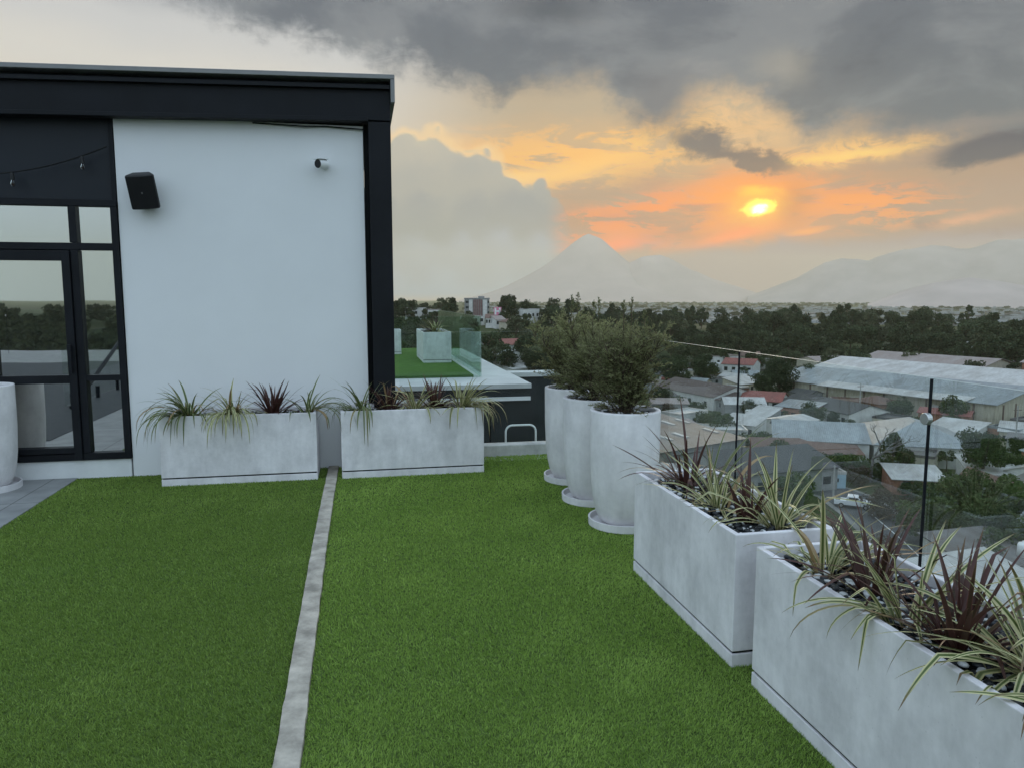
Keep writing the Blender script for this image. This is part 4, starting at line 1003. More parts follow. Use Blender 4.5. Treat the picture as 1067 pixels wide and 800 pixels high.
# looped ladder handrail beyond the kerb
lr = [(1.47, 7.56, -0.6), (1.47, 7.56, 0.20)]
for i in range(1, 7): a = math.pi / 2 * i / 6; lr.append((1.47 + 0.07 * (1 - math.cos(a)), 7.56, 0.20 + 0.07 * math.sin(a)))
lr += [(3.265 - x, y, z) for x, y, z in reversed(lr)]
hl = empty('ladder_handrail', (1.63, 7.56, 0), 0, 'grey looped ladder handrail rising beyond the white kerb', 'handrail')
MB().tube([(x - 1.63, y - 7.56, z) for x, y, z in lr], 0.011, 10).build('hoop', M_whitep, hl, smooth=True)
for k in range(3): MB().tube([(-0.155, 0, -0.1 - .2 * k), (0.16, 0, -0.1 - .2 * k)], 0.009, 8).build('rung', M_whitep, hl)
MB().box(-0.15, 0.16, -0.10, -0.005, -0.5, -0.45).build('bracket', M_whitep, hl)

# what the dark windows mirror: railing and stair behind us
railing('glass_railing', 'glass railing closing the terrace behind, mirrored in the windows', [((-12 + 2 * k, -9.6), (-10 + 2 * k, -9.6)) for k in range(7)], 1.26, [(-10 + 2 * k + 0.02, -9.6) for k in range(6)], M_glass)
tag(MB().box(-9, -3.45, -6.2, 5.2, 0.0105, 0.016).build('added_dark_sheet', mat('added_dark_sheet', (0.030, 0.034, 0.038), 0.6, 0.2)), kind='structure')  # unseen flat sheet, added to darken the floor mirrored in the windows
sr = empty('stair_balustrade', (-4.2, 2.6, 0), 0, 'glass stair balustrade on black spigots, mirrored in the window', 'balustrade')
for k in range(2): MB().box(-0.006, 0.006, -1.9 * k - 1.88, -1.9 * k, 0.06, 1.1).build('glass_pane', [M_glass], sr)
for k in range(4): MB().box(-0.025, 0.025, -0.3 - k, -0.25 - k, 0.01, 0.2).build('spigot', M_black, sr, bevel=0.004)
MB().tube([(0.25, 0.5, 0.1), (0.25, -3.4, 1.5)], 0.03, 8).build('handrail', M_black, sr)
#TOWN
# ---------------------------------------------------------------- the town below
def sheet_mat(name, base, stain, stain_amt=0.5, pitch=0.9, rough=0.55):
    """corrugated metal or tile roofing: ribs, sheet joints, rust and dust stains"""
    m = bpy.data.materials.new(name); m.use_nodes = True; t, p = nodes_of(m)
    tcn = t.nodes.new('ShaderNodeTexCoord')
    def nz(sc, st, det):
        mp = t.nodes.new('ShaderNodeMapping'); mp.inputs['Scale'].default_value = st; t.links.new(tcn.outputs['Object'], mp.inputs[0])
        n = t.nodes.new('ShaderNodeTexNoise'); n.inputs['Scale'].default_value = sc; n.inputs['Detail'].default_value = det; n.inputs['Roughness'].default_value = .65; t.links.new(mp.outputs[0], n.inputs['Vector']); return n.outputs[0]
    r = t.nodes.new('ShaderNodeValToRGB'); e = r.color_ramp.elements
    e[0].position = 0.36; e[0].color = (*[b * (1 - stain_amt) + s_ * stain_amt for b, s_ in zip(base, stain)], 1); e[1].position = 0.62; e[1].color = (*base, 1)
    t.links.new(nz(0.35, (1, .4, 1), 7), r.inputs[0])
    w = t.nodes.new('ShaderNodeTexWave'); w.inputs['Scale'].default_value = pitch; w.inputs['Distortion'].default_value = 0.1; t.links.new(tcn.outputs['Object'], w.inputs['Vector'])
    mr = t.nodes.new('ShaderNodeMapRange'); mr.inputs[3].default_value = 0.86; mr.inputs[4].default_value = 1.06; t.links.new(w.outputs[1], mr.inputs[0])
    n2 = t.nodes.new('ShaderNodeMapRange'); n2.inputs[1].default_value = .3; n2.inputs[2].default_value = .7; n2.inputs[3].default_value = 0.82; n2.inputs[4].default_value = 1.1; t.links.new(nz(2.2, (1, .25, 1), 4), n2.inputs[0])
    mu = t.nodes.new('ShaderNodeMath'); mu.operation = 'MULTIPLY'; t.links.new(mr.outputs[0], mu.inputs[0]); t.links.new(n2.outputs[0], mu.inputs[1])
    mx = t.nodes.new('ShaderNodeMix'); mx.data_type = 'RGBA'; mx.blend_type = 'MULTIPLY'; mx.inputs['Factor'].default_value = 1
    t.links.new(r.outputs[0], mx.inputs[6]); t.links.new(mu.outputs[0], mx.inputs[7]); t.links.new(mx.outputs[2], p.inputs['Base Color'])
    p.inputs['Roughness'].default_value = rough; p.inputs['Specular IOR Level'].default_value = 0.3
    MATS[name] = m; return m
RF_blue = sheet_mat('roof_pale_blue', (0.33, 0.355, 0.365), (0.20, 0.205, 0.20), 0.7)
RF_white = sheet_mat('roof_white', (0.56, 0.55, 0.53), (0.30, 0.27, 0.24), 0.6)
RF_pink = sheet_mat('roof_dusty_pink', (0.33, 0.28, 0.26), (0.22, 0.15, 0.12))
RF_brown = sheet_mat('roof_brown', (0.125, 0.092, 0.080), (0.07, 0.05, 0.045))
RF_grey = sheet_mat('roof_grey', (0.20, 0.19, 0.185), (0.12, 0.095, 0.08), 0.7)
RF_dark = sheet_mat('roof_dark', (0.070, 0.068, 0.068), (0.05, 0.045, 0.04))
RF_red = sheet_mat('roof_red', (0.30, 0.095, 0.075), (0.17, 0.07, 0.06))
RF_rust = sheet_mat('roof_rust', (0.17, 0.095, 0.070), (0.10, 0.06, 0.05))
WL_white = mat('wall_whitewash', (0.60, 0.59, 0.56), 0.85, 0.2, var=0.16, scale=0.8)
WL_cream = mat('wall_cream', (0.46, 0.42, 0.33), 0.85, 0.2, var=0.25, scale=0.7, stretch=(2.5, 2.5, .4))
WL_grey = mat('wall_grey', (0.26, 0.26, 0.25), 0.85, 0.2, var=0.25, scale=0.7)
WL_red = mat('wall_brick_red', (0.30, 0.075, 0.055), 0.85, 0.2, var=0.25, scale=1.0)
WL_terra = mat('wall_terracotta', (0.30, 0.15, 0.10), 0.85, 0.2, var=0.25, scale=1.0)
WL_blue = mat('wall_pale_blue', (0.36, 0.50, 0.58), 0.8, 0.2, var=0.1, scale=1.0)
WL_dull = mat('wall_dull_red', (0.22, 0.125, 0.12), 0.85, 0.2, var=0.2, scale=1.0)
WL_brown = mat('wall_brown', (0.17, 0.12, 0.10), 0.85, 0.2, var=0.2, scale=0.4)
M_dkwin = mat('dark_window', (0.025, 0.03, 0.034), 0.15, 0.5, var=0.2)

FOOT = []
def house(name, label, pa, pb_, depth, h, roof='gable', wm=None, rm=None, wins=0, rise=1.6, over=0.35, group=None, cat='house', win=(1.1, 1.1), sill=1.1, arch=False, door=False, yaw=None, at_=None, chim=False):
    wm = wm or WL_white; rm = rm or RF_grey
    A = at_[0] if at_ else hit(*pa); B = at_[1] if at_ else hit(*pb_)
    z = min(A.z, B.z); u = Vector((B.x - A.x, B.y - A.y, 0)); L = u.length
    t = empty(name, (A.x, A.y, z), math.atan2(u.y, u.x), label, cat, group)
    un = u.normalized(); nn_ = Vector((-un.y, un.x)); ns = max(1, int(max(L, depth) / 6))
    for i in range(ns + 1):
        for k in range(ns + 1): FOOT.append((A.x + un.x * L * i / ns + nn_.x * depth * k / ns, A.y + un.y * L * i / ns + nn_.y * depth * k / ns))
    w = MB(); D = depth
    if roof == 'gable':
        e = [(0, 0), (D, 0), (D, h), (D / 2, h + rise), (0, h)]
        vs = [(0, y, q - (1.5 if q == 0 else 0)) for y, q in e] + [(L, y, q - (1.5 if q == 0 else 0)) for y, q in e]
        w.add(vs, [[4, 3, 2, 1, 0], [5, 6, 7, 8, 9]] + [[i, (i + 1) % 5, 5 + (i + 1) % 5, 5 + i] for i in range(5)])
        r = MB(); o = over; tk = 0.14; sl = rise / (D / 2)
        pr = [(-o, h - o * sl + .02), (D / 2, h + rise + .02), (D + o, h - o * sl + .02), (D + o, h - o * sl + tk), (D / 2, h + rise + tk), (-o, h - o * sl + tk)]
        vs = [(-o, y, q) for y, q in pr] + [(L + o, y, q) for y, q in pr]
        r.add(vs, [[0, 1, 4, 5], [1, 2, 3, 4], [11, 10, 7, 6], [10, 9, 8, 7]] + [[i, 6 + i, 6 + (i + 1) % 6, (i + 1) % 6] for i in range(6)])
    elif roof == 'cross':
        e = [(0, 0), (L, 0), (L, h), (L / 2, h + rise), (0, h)]
        vs = [(x, 0, q - (1.5 if q == 0 else 0)) for x, q in e] + [(x, D, q - (1.5 if q == 0 else 0)) for x, q in e]
        w.add(vs, [[0, 1, 2, 3, 4], [9, 8, 7, 6, 5]] + [[i, 5 + i, 5 + (i + 1) % 5, (i + 1) % 5] for i in range(5)])
        r = MB(); o = over; tk = 0.14; sl = rise / (L / 2)
        pr = [(-o, h - o * sl + .02), (L / 2, h + rise + .02), (L + o, h - o * sl + .02), (L + o, h - o * sl + tk), (L / 2, h + rise + tk), (-o, h - o * sl + tk)]
        vs = [(x, -o, q) for x, q in pr] + [(x, D + o, q) for x, q in pr]
        r.add(vs, [[5, 4, 1, 0], [4, 3, 2, 1], [6, 7, 10, 11], [7, 8, 9, 10]] + [[i, (i + 1) % 6, 6 + (i + 1) % 6, 6 + i] for i in range(6)])
    elif roof == 'shed':
        w.add([(0, 0, -1.5), (L, 0, -1.5), (L, D, -1.5), (0, D, -1.5), (0, 0, h), (L, 0, h), (L, D, h + rise), (0, D, h + rise)], [(0, 3, 2, 1), (4, 5, 6, 7), (0, 1, 5, 4), (1, 2, 6, 5), (2, 3, 7, 6), (3, 0, 4, 7)])
        r = MB(); o = over; s_ = rise / D
        a, b = h - o * s_ + .02, h + rise + o * s_ + .02
        r.add([(-o, -o, a), (L + o, -o, a), (L + o, D + o, b), (-o, D + o, b), (-o, -o, a + .12), (L + o, -o, a + .12), (L + o, D + o, b + .12), (-o, D + o, b + .12)], [(0, 3, 2, 1), (4, 5, 6, 7), (0, 1, 5, 4), (1, 2, 6, 5), (2, 3, 7, 6), (3, 0, 4, 7)])
    elif roof == 'hip':
        w.box(0, L, 0, D, -1.5, h)
        r = MB(); o = over; k = min(L, D) / 2
        lo = [(-o, -o), (L + o, -o), (L + o, D + o), (-o, D + o)]
        if L >= D: rd = [(k, D / 2), (L - k, D / 2)]
        else: rd = [(L / 2, k), (L / 2, D - k)]
        vs = [(x, y, h + .02) for x, y in lo] + [(x, y, h + .14) for x, y in lo] + [(x, y, h + rise) for x, y in rd]
        f = [[3, 2, 1, 0]] + [[i, (i + 1) % 4, 4 + (i + 1) % 4, 4 + i] for i in range(4)]
        f += [[4, 5, 9, 8], [6, 7, 8, 9], [5, 6, 9], [7, 4, 8]] if L >= D else [[4, 5, 8], [5, 6, 9, 8], [6, 7, 9], [7, 4, 8, 9]]
        r.add(vs, f)
    else:
        w.box(0, L, 0, D, -1.5, h)
        r = MB(); r.box(0.2, L - .2, 0.2, D - .2, h + .004, h + .06)
        for q in ((-.06, L + .06, -.06, .2), (-.06, L + .06, D - .2, D + .06), (-.06, .2, .2, D - .2), (L - .2, L + .06, .2, D - .2)): r.box(*q, h + .004, h + .45)
    w.build('wall', wm, t); ro = r.build('roof', rm, t)
    if chim: MB().box(L * .6, L * .6 + .6, D * .6, D * .6 + .6, h, h + rise + 1.2).build('chimney', wm, ro)
    for i in range(wins):
        x = L * (i + .5) / wins; a, b = min(win[0], L / wins * .7) / 2, win[1]
        q = MB()
        if arch:
            pr = [(-a, 0.1), (a, 0.1), (a, b)] + [(a * math.cos(g), b + a * math.sin(g)) for g in [math.pi * j / 8 for j in range(1, 8)]] + [(-a, b)]
            nn = len(pr); q.add([(x + c, -.04, d_) for c, d_ in pr] + [(x + c, -.003, d_) for c, d_ in pr], [list(range(nn)), list(range(2 * nn - 1, nn - 1, -1))] + [[j, nn + j, nn + (j + 1) % nn, (j + 1) % nn] for j in range(nn)])
        else: q.box(x - a, x + a, -.04, -.003, sill, sill + b)
        q.build('window', M_dkwin, t)
    if door: MB().box(L * .12, L * .12 + 1, -.05, -.003, 0, 2.1).build('door', WL_brown, t)
    return t, L

# --- warehouses
wr = Vector((140.6, 141.0, 0)); wu = Vector((-0.32, 0.95, 0)).normalized(); wn = Vector((0.95, 0.32, 0)).normalized()
def wh(label, off_u, off_n, length, depth, h, rise, wm, rm, **k):
    A = wr + wu * (off_u + length) + wn * off_n; B = wr + wu * off_u + wn * off_n
    A.z = B.z = -28
    return house('warehouse', label, None, None, depth, h, 'gable', wm, rm, rise=rise, over=0.6, group='industrial sheds', cat='warehouse', at_=(A, B), **k)
w1, L1 = wh('long warehouse with pale blue metal roof and stained cream wall', 0, 0, 64, 34, 5.6, 3.0, WL_cream, RF_blue)
for i in range(11): MB().box(3 + 5.6 * i, 3.5 + 5.6 * i, -0.12, -0.003, -1, 5.35).build('pillar', WL_brown, w1)
for i in range(6): MB().box(L1 + .003, L1 + .12, 3 + 5.4 * i, 3.5 + 5.4 * i, -1, 5.35).build('pillar', WL_brown, w1)
MB().box(0, 40, -1.2, 4.0, 5.65, 5.83, 0, Matrix.Translation((18, 0, .12)) @ Matrix.Rotation(math.atan2(3, 17), 4, 'X')).build('skylight', RF_white, w1)
w2, L2 = wh('second long shed with whitish metal roof behind the blue roofed warehouse', -14, 36, 92, 34, 6.0, 3.2, WL_cream, RF_white)
w3, _ = wh('shed with dusty pink metal roof beyond the long warehouse', 44, 74, 44, 30, 6.0, 3.2, WL_cream, RF_pink)
w4, _ = wh('raised shed with brown roof and dark openings above the white roof', -2, 78, 34, 26, 9.5, 3.4, WL_terra, RF_pink)
for i in range(6): MB().box(2 + 5.4 * i, 5.6 + 5.4 * i, -.06, -.003, 6.8, 9.0).build('window', M_dkwin, w4)
for i in range(4): MB().box(34.003, 34.06, 2 + 6 * i, 6 + 6 * i, 6.2, 9.0).build('window', M_dkwin, w4)

H = house
H('brick_house', 'brick red house with arches beside a white annex', (916, 436), (941, 434), 9, 3.4, 'hip', WL_terra, RF_rust, wins=3, arch=True, win=(2.6, 1.4), rise=1.6)
H('brick_house', 'bright red flat roofed house in front of the warehouse wall', (942, 432), (979, 434), 8, 5.0, 'flat', WL_red, RF_white, wins=3)
H('white_annex', 'small white block at the foot of the bright red house', (970, 439), (981, 440), 4, 3.6, 'flat', WL_white, RF_white, cat='building')
H('arcade_house', 'white house with an open row of arches', (864, 433), (897, 435), 8, 3.6, 'flat', WL_white, RF_rust, wins=6, arch=True, win=(2.4, 1.5))
H('long_house', 'long white house with a row of small dark windows', (812, 430), (884, 446), 12, 3.2, 'gable', WL_white, RF_dark, wins=7, rise=1.8)
H('red_roof_house', 'white house under a bright red roof near the left railing post', (771, 428), (813, 431), 12, 3.0, 'gable', WL_white, RF_red, wins=4, rise=1.8, win=(1.6, 1.6))
H('white_house', 'white gabled house with brown roof at the edge of the big grey shed', (682, 415), (743, 428), 15, 3.6, 'gable', WL_white, RF_brown, wins=4, rise=2.4)
H('grey_cottage', 'low grey house with brown roof right of the white gabled house', (746, 428), (768, 429), 9, 3.0, 'gable', WL_grey, RF_brown, wins=2)
big, Lb = H('storage_shed', 'wide shed with dull grey roof and rows of white skylights', (652, 503), (776, 479), 54, 4.0, 'gable', WL_grey, RF_grey, rise=2.2, cat='warehouse')
for r_ in range(3):
    for i in range(7):
        if (i + r_) % 3 == 2: continue
        x = 3 + Lb / 7.2 * i + r_; y = 5 + 8 * r_
        MB().box(x, x + 0.9, 0, 3.6, 0.0, 0.05, 0, Matrix.Translation((0, y, 4.17 + y * 2.2 / 27)) @ Matrix.Rotation(math.atan2(2.2, 27), 4, 'X')).build('skylight', RF_white, big)
H('metal_roof_hall', 'long white hall with pale blue metal roof behind the round tree', (910, 484), (1022, 490), 22, 3.6, 'hip', WL_white, RF_blue, rise=3.4, cat='building')
H('metal_roof_hall', 'pale roofed hall standing left of the bare tree', (806, 478), (905, 484), 18, 3.8, 'gable', WL_white, RF_blue, rise=2.2, cat='building', wins=5)
H('rust_roof_house', 'low white house with rusty brown roof in front of the pale hall', (788, 486), (898, 489), 6.5, 2.6, 'shed', WL_white, RF_rust, rise=1.3, wins=6)
H('canopy_shed', 'thin white sloping roof on a low shed beside the warehouse corner', (962, 459), (1010, 466), 9, 2.6, 'shed', WL_white, RF_white, rise=1.4, cat='shed')
H('cream_house', 'low cream house with white roof beside the utility pole', (1040, 464), (1100, 470), 10, 3.0, 'gable', WL_cream, RF_white, rise=1.4, wins=4)
H('dark_roof_house', 'dark grey roofed house half hidden by the planter leaves', (758, 521), (872, 510), 15, 3.6, 'gable', WL_grey, RF_dark, rise=2.2, wins=5, win=(1.4, 1.2))
H('blue_hut', 'tiny pale blue hut by the road', (862, 509), (881, 509), 3.0, 2.3, 'flat', WL_blue, RF_white, wins=1, win=(.6, .6), cat='hut')
H('orange_hut', 'orange red hut with narrow white roof beside the road', (930, 515), (986, 518), 6.5, 2.4, 'shed', WL_terra, RF_white, rise=.9, wins=2, cat='hut')
H('white_roof_house', 'house with flat white roof among the near trees', (1010, 510), (1064, 514), 9.5, 2.6, 'shed', WL_white, RF_white, rise=1.0, wins=3)
H('dark_shed', 'small dark box shed on the lawn before the blue roofed hall', (1006, 497), (1018, 498), 3, 1.8, 'flat', WL_brown, RF_grey, cat='shed')
H('low_roof_house', 'white corrugated roof lowest in the view by the nearest planter', (1012, 690), (1110, 668), 8, 4.0, 'shed', WL_white, RF_white, rise=1.6)
H('grey_roof_house', 'dark grey roof just above the lowest white corrugated roof', (1016, 624), (1092, 614), 7, 3.0, 'shed', WL_white, RF_grey, rise=1.4)
H('tall_house', 'white two storey house with red roof between the big trees', (752, 396), (784, 398), 9, 6.0, 'gable', WL_white, RF_red, wins=4, rise=1.8, win=(1.2, 1.4), sill=3.6)
H('terrace_house', 'pale terraced house above the red roofed one', (744, 386), (770, 385), 8, 5.5, 'flat', WL_white, RF_pink, wins=3, sill=3)
H('terrace_house', 'small cream house right of the pale terraced house', (772, 382), (792, 382), 8, 4.5, 'gable', WL_cream, RF_rust, wins=2, sill=2)
H('low_block', 'low pinkish block at the far end of the warehouses', (852, 391), (884, 389), 12, 5, 'gable', WL_cream, RF_pink, wins=4)
H('red_roof_house', 'white house with long red roof below the hillside', (506, 371), (546, 368), 11, 4.2, 'gable', WL_white, RF_red, wins=5, rise=2.0, win=(1.2, 1.4))
H('gabled_house', 'plain white gabled house by the white terrace edge', (522, 388), (546, 386), 12, 6.0, 'cross', WL_white, RF_white, rise=1.6)
H('low_white_house', 'low white roofed house right of the plain gabled house', (534, 394), (564, 391), 9, 3.0, 'shed', WL_white, RF_white, rise=.8)
for i, (a, b, d, h, rf, wm_, rm_, lab) in enumerate([
    ((549, 337), (562, 336), 10, 7, 'flat', WL_white, RF_white, 'white flat house on the wooded hillside'),
    ((584, 339), (604, 338), 12, 6, 'flat', WL_cream, RF_white, 'wide cream house on the hillside behind the shrubs'),
    ((486, 340), (505, 339), 12, 4.5, 'flat', WL_white, RF_white, 'white block at the foot of the apartment tower'),
    ((506, 342), (514, 342), 8, 5, 'gable', WL_white, RF_rust, 'small white house right below the apartment tower'),
    ((517, 343), (527, 342), 8, 4.5, 'gable', WL_white, RF_pink, 'small white house under the pink sign'),
    ((530, 347), (542, 346), 8, 5, 'hip', WL_cream, RF_rust, 'cream house with hipped roof lower on the hill'),
    ((422, 333), (436, 333), 10, 6, 'flat', WL_white, RF_white, 'white house seen past the black column'),
    ((446, 335), (462, 335), 10, 6, 'flat', WL_white, RF_pink, 'pale house above the far wing planters'),
    ((1000, 372), (1018, 372), 12, 6, 'flat', WL_white, RF_white, 'white house glimpsed among the forest trees'),
    ((930, 352), (942, 352), 12, 7, 'flat', WL_cream, RF_white, 'cream house half sunk in the forest')]):
    H('hill_house', lab, a, b, d, h, rf, wm_, rm_, wins=3, rise=1.8, sill=h * .5, win=(1.6, 1.6), group='houses on the wooded hills')
for i, (a, b, lab) in enumerate([((776, 438), (790, 439), 'left one of two white box tanks in the yard'), ((791, 440), (806, 441), 'right one of two white box tanks in the yard')]):
    A, B = hit(*a), hit(*b); u = (B - A); Lq = math.hypot(u.x, u.y)
    t = empty('box_tank', A, math.atan2(u.y, u.x), lab, 'tank', 'box tanks in the yard')
    MB().box(0, Lq, 0, 3, 0, 2.6).build('body', WL_white, t, bevel=.1); MB().box(Lq * .4, Lq * .6, 1.2, 1.8, 2.6, 2.85).build('lid', WL_grey, t)
    MB().box(0.1, Lq - .1, -.04, -.002, .5, .65).build('rail', WL_grey, t)
# water tank on the low grey roof
p = hit(1063, 622); wt = empty('water_tank', (p.x, p.y, p.z + 4.3), 0, 'small white water tank on the dark grey roof', 'tank')
MB().lathe([(0, 0), (.6, 0), (.6, 1.1), (.5, 1.3), (.2, 1.4), (.2, 1.5), (0, 1.5)], 20).build('body', M_whitep, wt, smooth=True)
MB().tube([(.55, 0, .1), (.9, 0, .1), (.9, 0, -1)], .05, 6).build('pipe', WL_grey, wt)

# apartment tower on the skyline
a = azel(484, 320)[0]; b = azel(510, 320)[0]; Rt = 430
A = Vector((Rt * math.sin(math.radians(a)), Rt * math.cos(math.radians(a)), 0)); B = Vector((Rt * math.sin(math.radians(b)), Rt * math.cos(math.radians(b)), 0))
zt = th(A.x, A.y) - 1; ztop = EYE - 0.6
u = B - A; Lt = u.length; tw_ = empty('apartment_tower', (A.x, A.y, zt), math.atan2(u.y, u.x), 'tall grey and reddish apartment tower on the left skyline', 'tower')
hh = ztop - zt
MB().box(0, Lt, 0, 11, -2, hh).build('wall', WL_grey, tw_)
MB().box(-.25, Lt + .25, -.25, 11.2, hh + .003, hh + .6).build('roof', WL_grey, tw_)
for x0, x1 in ((Lt * .18, Lt * .32), (Lt * .74, Lt * .90)): MB().box(x0, x1, -.5, -.003, -1, hh - .4).build('pale_bay', WL_white, tw_)
for i in range(5):
    x = Lt * (.36 + .075 * i); MB().box(x, x + Lt * .045, -.3, -.003, -1, hh - .3).build('red_bay', WL_dull, tw_)
for fl in range(5):
    for x in (Lt * .05, Lt * .11, Lt * .93):
        MB().box(x, x + .8, -.08, -.003, hh - 2.4 - 3 * fl, hh - 1.1 - 3 * fl).build('window', M_dkwin, tw_)
MB().box(Lt * .55, Lt * .8, 3, 7, hh + .6, hh + 1.6).build('plant_room', WL_grey, tw_)

# pink hoarding with a white H
p = Vector((0, 0, 0)); az_ = math.radians(azel(518.5, 320)[0]); Rb = 400
p = Vector((Rb * math.sin(az_), Rb * math.cos(az_), 0)); p.z = th(p.x, p.y)
zc = EYE - (323 - 309) / 772 * Rb * 0.98
hb = empty('billboard', p, -az_, 'small pink billboard with a white H on the skyline beside the tower', 'billboard')
zl = zc - p.z
M_pink = mat('billboard_pink', (0.72, 0.24, 0.36), 0.6, var=0.05); 
MB().box(-2.0, 2.0, 0, .25, zl - 2.2, zl + 2.2).build('panel', M_pink, hb)
MB().add([(x, -.05, zl + z) for x, z in ((-1.6, -1.8), (-.7, -1.8), (-.7, -.4), (.7, -.4), (.7, -1.8), (1.6, -1.8), (1.6, 1.8), (.7, 1.8), (.7, .5), (-.7, .5), (-.7, 1.8), (-1.6, 1.8))], [list(range(12))]).build('letter', M_whitep, hb)
for x in (-1.2, 1.2): MB().tube([(x, .15, -1), (x, .15, zl - 2.2)], .15, 6).build('post', WL_grey, hb)

# --- roads and yards
M_road = mat('asphalt', (0.085, 0.085, 0.088), 0.9, 0.2, var=0.2, scale=0.5)
M_pave = mat('pale_concrete_yard', (0.22, 0.21, 0.195), 0.9, 0.2, var=0.25, scale=0.3)
def ribbon(name, px, wd, m, z, kerb=False):
    P = [hit(*q) for q in px]; Q = []
    for i in range(len(P) - 1):
        for k in range(6): Q.append(P[i].lerp(P[i + 1], k / 6))
    Q.append(P[-1]); vs = []
    FOOT.extend((q.x, q.y) for q in Q)
    for i, q in enumerate(Q):
        d = (Q[min(i + 1, len(Q) - 1)] - Q[max(0, i - 1)]); d.z = 0; d.normalize(); n = Vector((-d.y, d.x, 0))
        for s in (-1, 1): vs.append((q.x + n.x * s * wd / 2, q.y + n.y * s * wd / 2, q.z + z))
    return tag(MB().add(vs, [[2 * i, 2 * i + 1, 2 * i + 3, 2 * i + 2] for i in range(len(Q) - 1)]).build(name, m), kind='structure')
rd = [(800, 497), (845, 505), (880, 517), (908, 536), (940, 563), (985, 606), (1050, 680)]
ribbon('pavement', rd, 8.6, M_pave, 0.10); ribbon('road', rd, 7.0, M_road, 0.104)
ribbon('road', [(985, 502), (1030, 494), (1075, 486), (1130, 474)], 6.0, M_road, 0.108)
ribbon('yard', [(735, 436), (800, 441), (870, 450), (930, 455)], 9.0, M_pave, 0.06)
ribbon('road_marking', [(908, 536), (940, 563), (985, 606)], 0.16, M_whitep, 0.112)

# --- white pickup
p = hit(889, 529); tr = empty('pickup_truck', p + Vector((0, 0, .104)), math.radians(-38), 'white pickup truck parked on the road behind the planters', 'truck')
M_car = mat('car_white', (0.72, 0.73, 0.74), 0.3, 0.5, var=0.03)
q = MB(); pr = [(-2.5, .45), (2.45, .45), (2.5, .7), (2.4, 1.0), (1.2, 1.12), (.55, 1.72), (-.75, 1.75), (-.95, 1.1), (-2.5, 1.08)]
for sy in (-.88, .88): pass
n_ = len(pr); q.add([(x, -.88, z) for x, z in pr] + [(x, .88, z) for x, z in pr], [list(range(n_)), list(range(2 * n_ - 1, n_ - 1, -1))] + [[j, n_ + j, n_ + (j + 1) % n_, (j + 1) % n_] for j in range(n_)])
q.build('body', M_car, tr, bevel=.06)
MB().box(-2.35, -1.05, -.75, .75, 1.083, 1.09).build('cargo_bed', M_black, tr)
for sy in (-1, 1):
    MB().box(-.6, .5, sy * .882 - .01, sy * .882 + .01, 1.18, 1.6).build('side_window', M_dkwin, tr)
    MB().box(2.44, 2.49, sy * .65 - .17, sy * .65 + .17, .72, .9).build('headlight', M_silver, tr)
    for x in (-1.55, 1.6):
        wq = MB().tube([(x, sy * .72, .36), (x, sy * .92, .36)], .36, 18).build('wheel', M_black, tr)
        MB().tube([(x, sy * .925, .36), (x, sy * .935, .36)], .2, 12).build('rim', M_silver, wq)
MB().add([(1.16, -.75, 1.15), (1.16, .75, 1.15), (.62, .7, 1.66), (.62, -.7, 1.66)], [[0, 1, 2, 3]]).build('windscreen', M_dkwin, tr)
for v_ in tr.children[-1].data.vertices: v_.co.x += 0.02

# --- utility poles
M_pole = mat('pole_concrete', (0.36, 0.35, 0.33), 0.8, var=0.1)
for px, py, h, lab in ((1057, 474, 9.5, 'grey utility pole beside the cream house at the right edge'), (895, 437, 9, 'grey utility pole by the white arcade'), (838, 378, 10, 'thin utility pole standing before the dark wood'), (868, 519, 5.0, 'short white post by the pale blue hut'), (1011, 505, 8, 'utility pole left of the round dense tree')):
    p = hit(px, py); t = empty('utility_pole', p, 0, lab, 'pole')
    MB().tube([(0, 0, -.5), (0, 0, h)], [.16, .11], 8).build('post', M_pole, t)
    if h > 6: MB().box(-.9, .9, -.06, .06, h - .9, h - .78).build('crossarm', WL_brown, t)

